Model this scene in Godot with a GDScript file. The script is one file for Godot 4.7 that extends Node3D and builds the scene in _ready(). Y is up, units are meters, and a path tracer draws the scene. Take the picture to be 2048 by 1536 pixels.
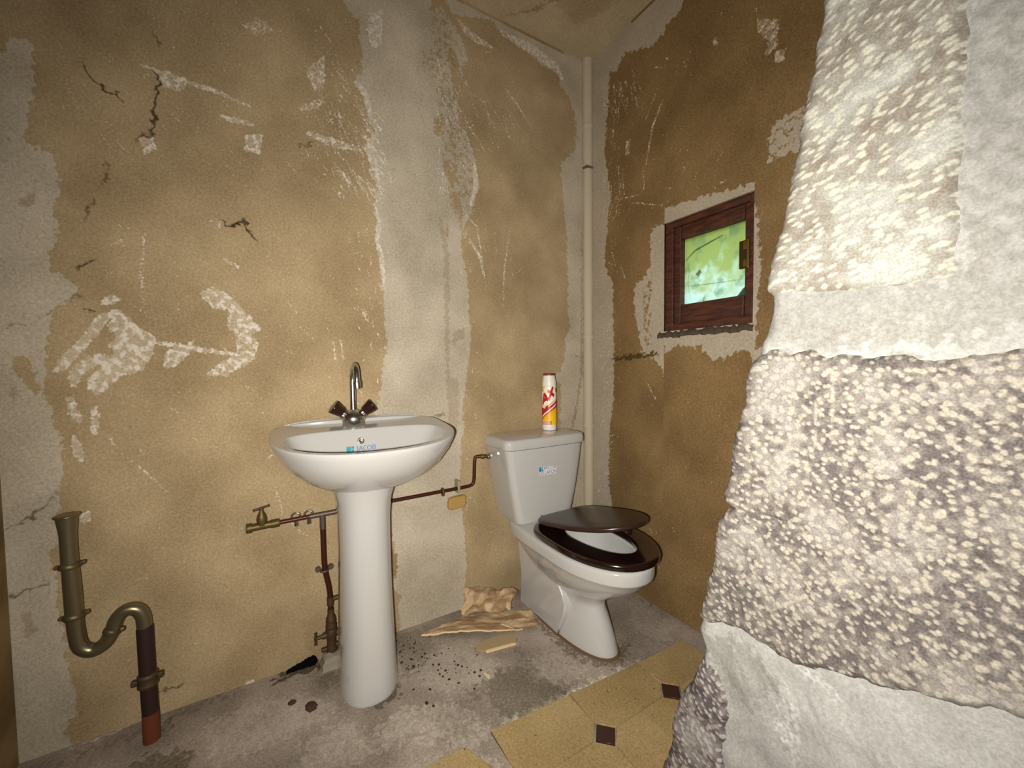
extends Node3D
# A derelict washroom: pedestal washbasin, close-coupled toilet, old pipework, scraped walls, a small timber window
# and a thick dressed-stone wall close by on the right, lit by a hand torch held beside the camera.
# Axes: x runs along the wall behind the basin (0 at the corner by the toilet), z out into the room, metres.

var mats := {}

# ---------------------------------------------------------------- small helpers
func pv(flat: Array) -> PackedVector2Array:
	var o := PackedVector2Array()
	for i in range(0, flat.size() - 1, 2):
		o.append(Vector2(flat[i], flat[i + 1]))
	return o


func numbered(called: String) -> String:
	if not has_node(called):
		return called
	var k := 1
	while has_node("%s_%03d" % [called, k]):
		k += 1
	return "%s_%03d" % [called, k]


func thing(called: String, at: Vector3, label: String, category: String, group := "") -> Node3D:
	var o := Node3D.new()
	o.name = numbered(called)
	add_child(o)
	o.position = at
	tag(o, label, category, group)
	return o


func tag(o: Node, label: String, category: String, group := "", kind := "") -> void:
	if label:
		o.set_meta("label", label)
	if category:
		o.set_meta("category", category)
	if group:
		o.set_meta("group", group)
	if kind:
		o.set_meta("kind", kind)


# a mesh in world coordinates, hung under its thing (or at top level)
func part(called: String, mesh: Mesh, mat: Material, parent: Node3D = null) -> MeshInstance3D:
	var o := MeshInstance3D.new()
	o.mesh = mesh
	o.material_override = null
	for s in mesh.get_surface_count():
		o.set_surface_override_material(s, mat)
	if parent == null:
		o.name = numbered(called)
		add_child(o)
	else:
		o.name = called
		parent.add_child(o, true)
		var at := Vector3.ZERO
		var p: Node = parent
		while p is Node3D and p != self:
			at += p.position
			p = p.get_parent()
		o.position = -at
	return o


func struct(called: String, mesh: Mesh, mat: Material, label := "", category := "") -> MeshInstance3D:
	var o := part(called, mesh, mat)
	tag(o, label, category, "", "structure")
	return o


func flat_mat(c: Color, rough := 0.6, metal := 0.0, spec := 0.5) -> StandardMaterial3D:
	var m := StandardMaterial3D.new()
	m.albedo_color = c
	m.roughness = rough
	m.metallic = metal
	m.metallic_specular = spec
	return m


func noise(kind: int, freq: float, seed_: int, oct := 3) -> FastNoiseLite:
	var n := FastNoiseLite.new()
	n.noise_type = kind
	n.frequency = freq
	n.seed = seed_
	n.fractal_type = FastNoiseLite.FRACTAL_FBM if oct > 1 else FastNoiseLite.FRACTAL_NONE
	n.fractal_octaves = oct
	return n


# ---------------------------------------------------------------- meshes
func make_mesh(v: PackedVector3Array, idx: PackedInt32Array, uv: PackedVector2Array, orient := true) -> ArrayMesh:
	if orient:
		var mid := Vector3.ZERO
		for q in v:
			mid += q
		mid /= v.size()
		var vol := 0.0
		for i in range(0, idx.size(), 3):
			var a := v[idx[i]] - mid
			vol += a.dot((v[idx[i + 2]] - mid).cross(v[idx[i + 1]] - mid))
		if vol < 0.0:
			for i in range(0, idx.size(), 3):
				var k := idx[i + 1]
				idx[i + 1] = idx[i + 2]
				idx[i + 2] = k
	var n := PackedVector3Array()
	n.resize(v.size())
	for i in range(0, idx.size(), 3):
		var a := idx[i]
		var b := idx[i + 1]
		var c := idx[i + 2]
		var f := (v[c] - v[a]).cross(v[b] - v[a])
		n[a] += f
		n[b] += f
		n[c] += f
	for i in n.size():
		n[i] = n[i].normalized() if n[i].length_squared() > 1e-24 else Vector3.UP
	var arr := []
	arr.resize(Mesh.ARRAY_MAX)
	arr[Mesh.ARRAY_VERTEX] = v
	arr[Mesh.ARRAY_NORMAL] = n
	arr[Mesh.ARRAY_INDEX] = idx
	if uv.size() == v.size():
		arr[Mesh.ARRAY_TEX_UV] = uv
	var m := ArrayMesh.new()
	m.add_surface_from_arrays(Mesh.PRIMITIVE_TRIANGLES, arr)
	return m


func joined(list: Array) -> ArrayMesh:
	var st := SurfaceTool.new()
	st.begin(Mesh.PRIMITIVE_TRIANGLES)
	for m in list:
		st.append_from(m, 0, Transform3D())
	return st.commit()


# rings of equal length joined one after another; closed round each ring
func loft(rings: Array, cap0 := true, cap1 := true) -> ArrayMesh:
	var v := PackedVector3Array()
	var uv := PackedVector2Array()
	var idx := PackedInt32Array()
	var n: int = rings[0].size()
	for r in rings.size():
		for k in n + 1:
			v.append(rings[r][k % n])
			uv.append(Vector2(float(k) / n, float(r) / maxf(1, rings.size() - 1)))
	for r in rings.size() - 1:
		for k in n:
			var a := r * (n + 1) + k
			var b := a + n + 1
			idx.append_array([a, b, a + 1, a + 1, b, b + 1])
	for e in 2:
		if (e == 0 and not cap0) or (e == 1 and not cap1):
			continue
		var ring: PackedVector3Array = rings[0] if e == 0 else rings[-1]
		var mid := Vector3.ZERO
		for q in ring:
			mid += q
		mid /= n
		var base := v.size()
		v.append(mid)
		uv.append(Vector2(0.5, 0.5))
		for k in n + 1:
			v.append(ring[k % n])
			uv.append(Vector2(0.5, 0.5))
		for k in n:
			if e == 0:
				idx.append_array([base, base + 1 + k, base + 2 + k])
			else:
				idx.append_array([base, base + 2 + k, base + 1 + k])
	var m := weld_seam(v, idx, uv, n + 1, rings.size())
	return m


# as make_mesh, but the two ends of each ring share one normal so that no seam shows
func weld_seam(v: PackedVector3Array, idx: PackedInt32Array, uv: PackedVector2Array, row: int, rows: int) -> ArrayMesh:
	var m := make_mesh(v, idx, uv)
	var arr := m.surface_get_arrays(0)
	var n: PackedVector3Array = arr[Mesh.ARRAY_NORMAL]
	for r in rows:
		var a := r * row
		var b := a + row - 1
		var s := (n[a] + n[b]).normalized()
		n[a] = s
		n[b] = s
	arr[Mesh.ARRAY_NORMAL] = n
	var o := ArrayMesh.new()
	o.add_surface_from_arrays(Mesh.PRIMITIVE_TRIANGLES, arr)
	return o


func circle(c: Vector3, ax: Vector3, ay: Vector3, r: float, n: int) -> PackedVector3Array:
	var o := PackedVector3Array()
	for k in n:
		var t := TAU * k / n
		o.append(c + ax * (r * cos(t)) + ay * (r * sin(t)))
	return o


# profile: pairs (radius, distance along the axis)
func lathe(profile: Array, at := Vector3.ZERO, axis := Vector3.UP, n := 24) -> ArrayMesh:
	axis = axis.normalized()
	var ax := axis.cross(Vector3.RIGHT if absf(axis.x) < 0.8 else Vector3.UP).normalized()
	var ay := axis.cross(ax)
	var rings := []
	for i in range(0, profile.size(), 2):
		rings.append(circle(at + axis * profile[i + 1], ax, ay, maxf(profile[i], 0.0002), n))
	return loft(rings)


func curve_points(pts: Array, each := 6) -> Array:
	var o := []
	for i in pts.size() - 1:
		var p0: Vector3 = pts[maxi(i - 1, 0)]
		var p1: Vector3 = pts[i]
		var p2: Vector3 = pts[i + 1]
		var p3: Vector3 = pts[mini(i + 2, pts.size() - 1)]
		for k in each:
			var t := float(k) / each
			o.append(0.5 * (2.0 * p1 + (p2 - p0) * t + (2.0 * p0 - 5.0 * p1 + 4.0 * p2 - p3) * t * t + (3.0 * p1 - p0 - 3.0 * p2 + p3) * t * t * t))
	o.append(pts[-1])
	return o


# a polyline with its corners rounded
func bent(pts: Array, r: float, each := 6) -> Array:
	var o := [pts[0]]
	for i in range(1, pts.size() - 1):
		var p: Vector3 = pts[i]
		var a: Vector3 = p + (pts[i - 1] - p).normalized() * minf(r, (pts[i - 1] - p).length() * 0.49)
		var b: Vector3 = p + (pts[i + 1] - p).normalized() * minf(r, (pts[i + 1] - p).length() * 0.49)
		for k in each + 1:
			var t := float(k) / each
			o.append(a.lerp(p, t).lerp(p.lerp(b, t), t))
	o.append(pts[-1])
	return o


func tube(path: Array, radius: Variant, n := 16) -> ArrayMesh:
	var rings := []
	var up := Vector3.ZERO
	for i in path.size():
		var d: Vector3 = ((path[mini(i + 1, path.size() - 1)] - path[maxi(i - 1, 0)]) as Vector3).normalized()
		if up == Vector3.ZERO:
			up = d.cross(Vector3.RIGHT if absf(d.x) < 0.8 else Vector3.UP).normalized()
		up = (up - d * up.dot(d)).normalized()
		var r: float = radius[i] if radius is Array else radius
		rings.append(circle(path[i], up, d.cross(up), r, n))
	return loft(rings)


func spow(a: float, e: float) -> float:
	return signf(a) * pow(absf(a), e)


# an egg in plan: widest at zm, flat-ended as far as the exponents say
func egg(cx: float, y: float, zb: float, zm: float, zf: float, hw: float, nb := 2.0, nf := 2.0, n := 56) -> PackedVector3Array:
	var o := PackedVector3Array()
	for k in n:
		var t := TAU * k / n
		var c := cos(t)
		var s := sin(t)
		var e := nf if s >= 0.0 else nb
		var z := zm + ((zf - zm) if s >= 0.0 else (zm - zb)) * spow(s, 2.0 / e)
		o.append(Vector3(cx + hw * spow(c, 2.0 / e), y, z))
	return o


func rrect(cx: float, y: float, cz: float, hx: float, hz: float, r: float, each := 5) -> PackedVector3Array:
	var o := PackedVector3Array()
	for q in 4:
		var sx: float = [1, -1, -1, 1][q]
		var sz: float = [1, 1, -1, -1][q]
		for k in each + 1:
			var t: float = PI / 2 * (q + float(k) / each)
			o.append(Vector3(cx + sx * (hx - r) + r * cos(t), y, cz + sz * (hz - r) + r * sin(t)))
	return o


# a box with eased edges between two corners
func block(lo: Vector3, hi: Vector3, b := 0.003) -> ArrayMesh:
	var c := (lo + hi) / 2
	var h := (hi - lo) / 2
	b = minf(b, minf(h.x, minf(h.y, h.z)) * 0.45)
	return loft([rrect(c.x, lo.y, c.z, h.x - b, h.z - b, b * 0.5, 2), rrect(c.x, lo.y + b, c.z, h.x, h.z, b, 2), rrect(c.x, hi.y - b, c.z, h.x, h.z, b, 2), rrect(c.x, hi.y, c.z, h.x - b, h.z - b, b * 0.5, 2)])


# an outline (x, z) raised from y0 to y1 with a small chamfer
func prism(outline: PackedVector2Array, y0: float, y1: float, b := 0.001) -> ArrayMesh:
	var mid := Vector2.ZERO
	for q in outline:
		mid += q
	mid /= outline.size()
	var rings := []
	for e in [[y0, 0.0], [y1 - b, 0.0], [y1, b]]:
		var ring := PackedVector3Array()
		for q in outline:
			var s: Vector2 = q + (mid - q).normalized() * e[1]
			ring.append(Vector3(s.x, e[0], s.y))
		rings.append(ring)
	return loft(rings, false, true)


# a sheet given by a function of (u, v) in 0..1, doubled to a thickness
func sheet(f: Callable, nu: int, nv: int, thick: float) -> ArrayMesh:
	var v := PackedVector3Array()
	var uv := PackedVector2Array()
	var idx := PackedInt32Array()
	for side in 2:
		for j in nv + 1:
			for i in nu + 1:
				var u := float(i) / nu
				var w := float(j) / nv
				var p: Vector3 = f.call(u, w)
				var du: Vector3 = f.call(minf(u + 0.01, 1.0), w) - f.call(maxf(u - 0.01, 0.0), w)
				var dv: Vector3 = f.call(u, minf(w + 0.01, 1.0)) - f.call(u, maxf(w - 0.01, 0.0))
				var nn := du.cross(dv).normalized()
				v.append(p + nn * (thick * (0.5 if side == 0 else -0.5)))
				uv.append(Vector2(u, w))
	var row := nu + 1
	var half := row * (nv + 1)
	for j in nv:
		for i in nu:
			var a := j * row + i
			idx.append_array([a, a + row, a + 1, a + 1, a + row, a + row + 1])
			idx.append_array([half + a, half + a + 1, half + a + row, half + a + 1, half + a + row + 1, half + a + row])
	for i in nu:
		idx.append_array([i, i + 1, half + i, i + 1, half + i + 1, half + i])
		var a := nv * row + i
		idx.append_array([a, half + a, a + 1, a + 1, half + a, half + a + 1])
	for j in nv:
		var a := j * row
		idx.append_array([a, half + a, a + row, a + row, half + a, half + a + row])
		a += nu
		idx.append_array([a, a + row, half + a, a + row, half + a + row, half + a])
	return make_mesh(v, idx, uv)


# a slab of wall: rectangles in its own plane (a, b), front face at 0 and back face behind, with texture coordinates for a canvas
func slab(rects: Array, to_world: Callable, thick: float, cv: Canvas, n := 6) -> ArrayMesh:
	var st := SurfaceTool.new()
	st.begin(Mesh.PRIMITIVE_TRIANGLES)
	st.set_smooth_group(-1)
	for r in rects:
		for s in 2:
			var d := 0.0 if s == 0 else thick
			var q := [Vector2(r[0], r[1]), Vector2(r[2], r[1]), Vector2(r[2], r[3]), Vector2(r[0], r[3])]
			tri_quad(st, q.map(func(e): return to_world.call(e.x, e.y, d)), q.map(func(e): return cv.uv(e.x, e.y)), s == 1)
		for k in 4:
			if not r[4][k]:
				continue
			var q := [Vector2(r[0], r[1]), Vector2(r[2], r[1]), Vector2(r[2], r[3]), Vector2(r[0], r[3])]
			var a: Vector2 = q[k]
			var b: Vector2 = q[(k + 1) % 4]
			tri_quad(st, [to_world.call(a.x, a.y, 0.0), to_world.call(a.x, a.y, thick), to_world.call(b.x, b.y, thick), to_world.call(b.x, b.y, 0.0)], [cv.uv(a.x, a.y), cv.uv(a.x, a.y), cv.uv(b.x, b.y), cv.uv(b.x, b.y)], false)
	st.generate_normals()
	return st.commit()


func tri_quad(st: SurfaceTool, p: Array, uv: Array, turn: bool) -> void:
	for k in ([0, 2, 1, 0, 3, 2] if turn else [0, 1, 2, 0, 2, 3]):
		st.set_uv(uv[k])
		st.add_vertex(p[k])


# ---------------------------------------------------------------- painted surfaces
# A canvas holds coverage masks of one plane (metres a, b) and bakes them into colour and relief.
class Canvas:
	var a0: float
	var b0: float
	var a1: float
	var b1: float
	var ppm: float
	var w: int
	var h: int
	var up: bool
	var m: Array[Image] = []

	func _init(a0_: float, a1_: float, b0_: float, b1_: float, ppm_: float, up_: bool) -> void:
		a0 = a0_
		a1 = a1_
		b0 = b0_
		b1 = b1_
		ppm = ppm_
		up = up_
		w = int((a1 - a0) * ppm)
		h = int((b1 - b0) * ppm)
		for k in 4:
			m.append(Image.create(w, h, false, Image.FORMAT_L8))

	func uv(a: float, b: float) -> Vector2:
		return Vector2((a - a0) / (a1 - a0), (b1 - b) / (b1 - b0) if up else (b - b0) / (b1 - b0))

	func px(a: float, b: float) -> Vector2:
		return uv(a, b) * Vector2(w, h)

	func poly(layer: int, flat: Array, v := 1.0) -> void:
		var p := PackedVector2Array()
		for i in range(0, flat.size() - 1, 2):
			p.append(px(flat[i], flat[i + 1]))
		fill(layer, p, v)

	func fill(layer: int, p: PackedVector2Array, v: float) -> void:
		var lo := 1e9
		var hi := -1e9
		for q in p:
			lo = minf(lo, q.y)
			hi = maxf(hi, q.y)
		for y in range(maxi(0, int(lo)), mini(h, int(hi) + 1)):
			var xs := []
			for i in p.size():
				var a := p[i]
				var b := p[(i + 1) % p.size()]
				if (a.y <= y + 0.5) != (b.y <= y + 0.5):
					xs.append(a.x + (y + 0.5 - a.y) / (b.y - a.y) * (b.x - a.x))
			xs.sort()
			for k in range(0, xs.size() - 1, 2):
				var x0 := clampi(roundi(xs[k]), 0, w)
				var x1 := clampi(roundi(xs[k + 1]), 0, w)
				if x1 == x0 and x1 < w:
					x1 += 1
				if x1 > x0:
					m[layer].fill_rect(Rect2i(x0, y, x1 - x0, 1), Color(v, v, v))

	func line(layer: int, flat: Array, width: float, v := 1.0, taper := true) -> void:
		var p := PackedVector2Array()
		for i in range(0, flat.size() - 1, 2):
			p.append(px(flat[i], flat[i + 1]))
		for i in p.size() - 1:
			var d := (p[i + 1] - p[i]).normalized().orthogonal() * (maxf(width * ppm, 2.6 if layer == 1 else 1.4) / 2)
			var e0 := 0.35 if taper and i == 0 else 1.0
			var e1 := 0.35 if taper and i == p.size() - 2 else 1.0
			fill(layer, PackedVector2Array([p[i] + d * e0, p[i + 1] + d * e1, p[i + 1] - d * e1, p[i] - d * e0]), v)

	# short marks strewn about a point
	func ticks(layer: int, rng: RandomNumberGenerator, a: float, b: float, sa: float, sb: float, count: int, angle: float, length: float, width: float, v := 1.0) -> void:
		for k in count:
			var x := a + sa * (rng.randf() - 0.5) * 2.0
			var y := b + sb * (rng.randf() - 0.5) * 2.0
			var t := deg_to_rad(angle + rng.randf_range(-18, 18))
			var l := length * rng.randf_range(0.3, 1.2)
			line(layer, [x, y, x + cos(t) * l, y + sin(t) * l], width * rng.randf_range(0.5, 1.2), v)

	func nz(kind: int, freq: float, seed_: int, oct: int) -> PackedByteArray:
		var n := FastNoiseLite.new()
		n.noise_type = kind
		n.frequency = freq / ppm
		n.seed = seed_
		n.fractal_type = FastNoiseLite.FRACTAL_FBM
		n.fractal_octaves = oct
		return n.get_image(w, h).get_data()

	# look: base_a, base_b, coat_a, coat_b, scuff, dark, stain (colours), warp (metres), seed, relief, rough
	func bake(look: Dictionary) -> StandardMaterial3D:
		for k in 4:
			m[k].resize(w / 2, h / 2, Image.INTERPOLATE_BILINEAR)
			m[k].resize(w, h, Image.INTERPOLATE_BILINEAR)
		var m0 := m[0].get_data()
		var m1 := m[1].get_data()
		var m2 := m[2].get_data()
		var m3 := m[3].get_data()
		var sd: int = look.seed
		var n1 := nz(FastNoiseLite.TYPE_SIMPLEX, 28.0, sd, 3)
		var n2 := nz(FastNoiseLite.TYPE_SIMPLEX, 28.0, sd + 1, 3)
		var n3 := nz(FastNoiseLite.TYPE_SIMPLEX, 90.0, sd + 2, 3)
		var n4 := nz(FastNoiseLite.TYPE_SIMPLEX, 2.6, sd + 3, 5)
		var n5 := nz(FastNoiseLite.TYPE_SIMPLEX, 60.0, sd + 4, 4)
		var n6 := nz(FastNoiseLite.TYPE_SIMPLEX, 34.0, sd + 5, 4)
		var wa := int(look.warp * ppm)
		var cols := []
		for key in ["base_a", "base_b", "coat_a", "coat_b", "scuff", "dark", "stain"]:
			var c: Color = look[key]
			cols.append([c.r8, c.g8, c.b8])
		var rgb := PackedByteArray()
		rgb.resize(w * h * 3)
		var hgt := PackedByteArray()
		hgt.resize(w * h)
		var grain: int = look.get("grain", 20)
		var fine: int = look.get("fine", 110)
		var soft: bool = look.get("soft", false)
		var i := 0
		var rnd := 12345
		for y in h:
			for x in w:
				var yy := y + (((n2[i] - 128) * wa) >> 7)
				var xx := x + (((n1[i] - 128) * wa) >> 7)
				yy = 0 if yy < 0 else (h - 1 if yy >= h else yy)
				xx = 0 if xx < 0 else (w - 1 if xx >= w else xx)
				var j := yy * w + xx
				var g := n3[i] - 128
				var p := (m0[j] + (((g + (n1[i] - 128) * 2) * fine) >> 8) - 128) * 4 + 128
				p = 0 if p < 0 else (255 if p > 255 else p)
				if soft:
					p = m0[j] * (40 + ((n6[i] * 215) >> 8)) >> 8
				var y1 := y + (((n2[i] - 128) * wa) >> 9)
				var x1 := x + (((n1[i] - 128) * wa) >> 9)
				y1 = 0 if y1 < 0 else (h - 1 if y1 >= h else y1)
				x1 = 0 if x1 < 0 else (w - 1 if x1 >= w else x1)
				var s := m1[y1 * w + x1]
				if s > 0:
					s = (s + ((g * 140) >> 7) - 130) * 4 + 128
					s = 0 if s < 0 else (255 if s > 255 else s)
					var thin := (n6[i] - 78) * 5 / 2
					thin = 95 if thin < 95 else (240 if thin > 240 else thin)
					s = (s * thin) >> 8
				var t := n4[i]
				var d := m2[j]
				var e := (m3[j] * (100 + ((n5[i] * 155) >> 8))) >> 8
				rnd = (rnd * 1103515245 + 12345) & 0x7fffffff
				var k := ((((rnd >> 16) & 255) - 128) * grain >> 7) + (g * grain >> 7)
				for c in 3:
					var q: int = cols[0][c] + ((cols[1][c] - cols[0][c]) * t >> 8)
					if p > 0:
						var q2: int = cols[2][c] + ((cols[3][c] - cols[2][c]) * (3 * t + n5[i]) >> 10)
						q += (q2 - q) * p >> 8
					if s > 0:
						q += (cols[4][c] - q) * s >> 8
					if e > 0:
						q += (cols[6][c] - q) * e >> 8
					if d > 0:
						q += (cols[5][c] - q) * d >> 8
					q += k
					rgb[i * 3 + c] = 0 if q < 0 else (255 if q > 255 else q)
				var z := 110 + (p >> 3) + (s >> 4) - (d >> 2) + (g >> 6)
				hgt[i] = 0 if z < 0 else (255 if z > 255 else z)
				i += 1
		var mat := StandardMaterial3D.new()
		mat.albedo_texture = ImageTexture.create_from_image(Image.create_from_data(w, h, false, Image.FORMAT_RGB8, rgb))
		mat.roughness = look.get("rough", 0.9)
		mat.metallic_specular = look.get("spec", 0.3)
		mat.heightmap_enabled = true
		mat.heightmap_texture = ImageTexture.create_from_image(Image.create_from_data(w, h, false, Image.FORMAT_L8, hgt))
		mat.heightmap_scale = look.get("relief", 0.6)
		return mat


# ================================================================ the scene
const H_CEIL := 2.70
const X_LEFT := -2.118
const Z_BACK := 2.9
const X_NEAR := -0.65   # face of the stone wall by the camera


func _ready() -> void:
	setup_view()
	build_walls()
	build_floor()
	build_stone_wall()
	build_window()
	build_toilet()
	build_basin()
	build_pipes()
	build_drain()
	build_can()
	build_litter()


func setup_view() -> void:
	var cam := Camera3D.new()
	cam.name = "camera"
	cam.fov = 88.297
	cam.near = 0.03
	cam.transform = Transform3D(Basis(Vector3(0.857801, -0.011071, 0.513863), Vector3(0.030766, 0.999081, -0.029834), Vector3(-0.513060, 0.041401, 0.857354)), Vector3(-1.4667, 1.1000, 1.6369))
	add_child(cam)
	cam.current = true
	var e := Environment.new()
	e.background_mode = Environment.BG_SKY
	var sky := Sky.new()
	var sm := ProceduralSkyMaterial.new()
	sm.sky_top_color = Color(0.62, 0.74, 0.9)
	sm.sky_horizon_color = Color(0.86, 0.9, 0.93)
	sm.ground_bottom_color = Color(0.32, 0.33, 0.28)
	sm.ground_horizon_color = Color(0.5, 0.52, 0.48)
	sky.sky_material = sm
	e.sky = sky
	e.background_energy_multiplier = 7.5
	e.tonemap_mode = Environment.TONE_MAPPER_LINEAR
	e.tonemap_exposure = 1.0
	e.sdfgi_enabled = true
	e.ssao_enabled = true
	e.ssil_enabled = true
	var we := WorldEnvironment.new()
	we.name = "environment"
	we.environment = e
	add_child(we)
	# the hand torch, held a little to the left of and below the lens
	var torch := SpotLight3D.new()
	torch.name = "hand_torch"
	add_child(torch)
	torch.look_at_from_position(Vector3(-1.502, 1.078, 1.62), Vector3(-0.36, 0.92, 0.0))
	torch.spot_angle = 77.0
	torch.spot_angle_attenuation = 1.0
	torch.spot_range = 8.0
	torch.spot_attenuation = 2.0
	torch.light_color = Color(1.0, 0.985, 0.95)
	torch.light_energy = 3.25
	torch.light_size = 0.012
	torch.shadow_enabled = true


func build_walls() -> void:
	var rng := RandomNumberGenerator.new()
	rng.seed = 77
	# ---- the wall behind basin and toilet, (x, y)
	var cv := Canvas.new(X_LEFT, 0.0, 0.0, H_CEIL, 560.0, true)
	# bare filler: left edge, middle band, corner strip
	cv.poly(0, [-2.118,2.058, -2.066,2.069, -2.012,2.066, -2.012,1.960, -2.024,1.889, -2.036,1.825, -2.023,1.802, -1.986,1.793, -1.977,1.741, -1.974,1.700, -1.992,1.655, -1.984,1.615, -1.987,1.573, -2.004,1.535, -2.003,1.487, -1.975,1.470, -1.950,1.453, -1.957,1.416, -2.003,1.383, -2.015,1.319, -2.020,1.234, -2.033,1.157, -2.013,1.122, -2.016,1.065, -1.999,1.050, -2.001,0.935, -2.015,0.893, -2.009,0.849, -2.025,0.830, -1.986,0.810, -1.991,0.781, -2.018,0.757, -2.039,0.739, -2.031,0.679, -2.023,0.641, -2.032,0.607, -2.022,0.546, -2.017,0.485, -2.013,0.394, -2.005,0.344, -2.002,0.270, -2.020,0.262, -2.028,0.228, -2.006,0.173, -2.034,0.133, -2.038,0.074, -2.062,0.056, -2.091,0.053, -2.124,0.061, -2.142,0.082, -2.203,0.113])
	cv.poly(0, [-2.082,1.267, -2.060,1.263, -2.045,1.240, -2.043,1.192, -2.041,1.153, -2.068,1.197, -2.083,1.227], 0.0)
	cv.poly(0, [-2.118,2.071, -2.056,2.099, -2.051,2.062, -2.064,2.018, -2.121,1.994], 0.0)
	cv.poly(0, [-1.213,2.585, -1.198,2.484, -1.155,2.464, -1.151,2.392, -1.139,2.291, -1.177,2.244, -1.145,2.209, -1.128,2.132, -1.102,2.081, -1.137,2.016, -1.105,1.960, -1.097,1.891, -1.114,1.813, -1.104,1.755, -1.111,1.694, -1.091,1.635, -1.096,1.544, -1.082,1.471, -1.085,1.405, -1.075,1.340, -1.089,1.241, -1.103,1.148, -1.133,1.049, -1.123,0.956, -1.116,0.875, -1.095,0.648, -1.060,0.513, -1.062,0.421, -1.076,0.363, -1.042,0.335, -1.051,0.282, -1.045,0.174, -1.023,0.059, -0.996,0.010, -0.941,-0.004, -0.872,0.017, -0.818,0.013, -0.779,0.128, -0.755,0.249, -0.740,0.385, -0.752,0.548, -0.764,0.732, -0.758,0.917, -0.742,0.966, -0.748,1.058, -0.727,1.161, -0.707,1.303, -0.703,1.389, -0.712,1.450, -0.710,1.546, -0.719,1.607, -0.746,1.734, -0.735,1.795, -0.756,1.838, -0.790,1.874, -0.811,1.975, -0.823,2.056, -0.830,2.179, -0.853,2.335, -0.891,2.403, -0.863,2.515, -0.869,2.612, -0.818,2.777])
	# scraped border of the band
	cv.poly(0, [-0.870,2.608, -0.816,2.646, -0.765,2.617, -0.719,2.553, -0.689,2.480, -0.721,2.447, -0.767,2.513, -0.790,2.483, -0.769,2.387, -0.747,2.332, -0.737,2.197, -0.702,2.143, -0.667,2.054, -0.668,1.999, -0.694,1.916, -0.683,1.875, -0.720,1.813, -0.741,1.754, -0.779,1.855, -0.811,1.975, -0.830,2.179, -0.853,2.335, -0.891,2.403, -0.863,2.515], 0.62)
	cv.line(0, [-0.725,2.200, -0.672,2.075, -0.669,1.977, -0.699,1.893, -0.730,1.817], 0.03)
	cv.line(0, [-0.844,2.604, -0.766,2.555, -0.708,2.494], 0.045, 0.7)
	cv.line(0, [-0.766,2.555, -0.722,2.404], 0.03, 0.75)
	cv.poly(0, [-0.860,2.210, -0.829,2.210, -0.821,2.148, -0.857,2.137], 0.2)
	cv.poly(0, [-0.823,2.056, -0.787,2.044, -0.760,1.988, -0.777,1.951, -0.811,1.996], 0.25)
	cv.poly(0, [-0.777,1.941, -0.754,1.925, -0.734,1.875, -0.744,1.841, -0.767,1.879], 0.1)
	cv.poly(0, [-0.808,1.806, -0.797,1.744, -0.820,1.761], 0.3)
	# strip under the ceiling and down the corner
	cv.poly(0, [-0.819,2.736, -0.764,2.638, -0.652,2.672, -0.569,2.691, -0.530,2.670, -0.477,2.670, -0.439,2.635, -0.388,2.642, -0.333,2.633, -0.307,2.598, -0.218,2.609, -0.181,2.577, -0.191,2.549, -0.130,2.518, -0.104,2.466, -0.081,2.393, -0.095,2.262, -0.184,2.190, -0.175,2.060, -0.144,1.828, -0.148,1.789, -0.142,1.613, -0.143,1.473, -0.127,1.409, -0.157,1.366, -0.168,1.259, -0.188,1.202, -0.237,1.180, -0.227,1.144, -0.192,1.137, -0.196,1.046, -0.197,0.881, -0.181,0.770, -0.173,0.503, -0.162,0.259, -0.154,-0.098, 0.323,-0.243, 0.317,3.328, -0.240,3.293, -0.673,3.140])
	cv.ticks(1, rng, -0.62, 2.3, 0.14, 0.1, 22, -65, 0.1, 0.012, 0.7)
	cv.ticks(1, rng, -0.80, 2.2, 0.06, 0.25, 30, -80, 0.09, 0.012, 0.75)
	cv.ticks(2, rng, -0.85, 2.35, 0.08, 0.2, 14, -70, 0.05, 0.01, 0.25)
	# the big knife smears left of the basin
	cv.line(1, [-2.007,1.217, -1.991,1.236, -1.968,1.270, -1.932,1.314, -1.903,1.365, -1.863,1.392], 0.026, 1.0)
	cv.poly(1, [-1.894,1.346, -1.863,1.392, -1.826,1.348, -1.782,1.317, -1.794,1.265, -1.819,1.224, -1.871,1.202, -1.908,1.163, -1.922,1.154, -1.942,1.173, -1.937,1.205, -1.913,1.228, -1.898,1.250, -1.879,1.271, -1.894,1.292, -1.872,1.316])
	cv.line(1, [-1.971,1.179, -1.963,1.218, -1.925,1.253, -1.894,1.251, -1.875,1.241], 0.03, 1.0)
	cv.line(1, [-1.786,1.301, -1.743,1.294, -1.691,1.286, -1.624,1.274, -1.577,1.271], 0.016, 1.0)
	cv.poly(1, [-1.731,1.289, -1.690,1.312, -1.703,1.270, -1.742,1.227, -1.770,1.230, -1.763,1.277])
	cv.line(1, [-1.764,1.262, -1.760,1.238, -1.742,1.231], 0.01, 0.8)
	cv.poly(1, [-1.673,1.455, -1.634,1.476, -1.594,1.460, -1.546,1.405, -1.502,1.355, -1.530,1.335, -1.512,1.302, -1.528,1.252, -1.607,1.200, -1.661,1.199, -1.629,1.236, -1.579,1.271, -1.577,1.327, -1.602,1.352, -1.596,1.405, -1.636,1.408, -1.660,1.436], 0.8)
	cv.poly(1, [-1.635,1.465, -1.599,1.460, -1.572,1.423, -1.525,1.368, -1.503,1.348, -1.547,1.341, -1.574,1.372, -1.594,1.404, -1.613,1.443], 1.0)
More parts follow.
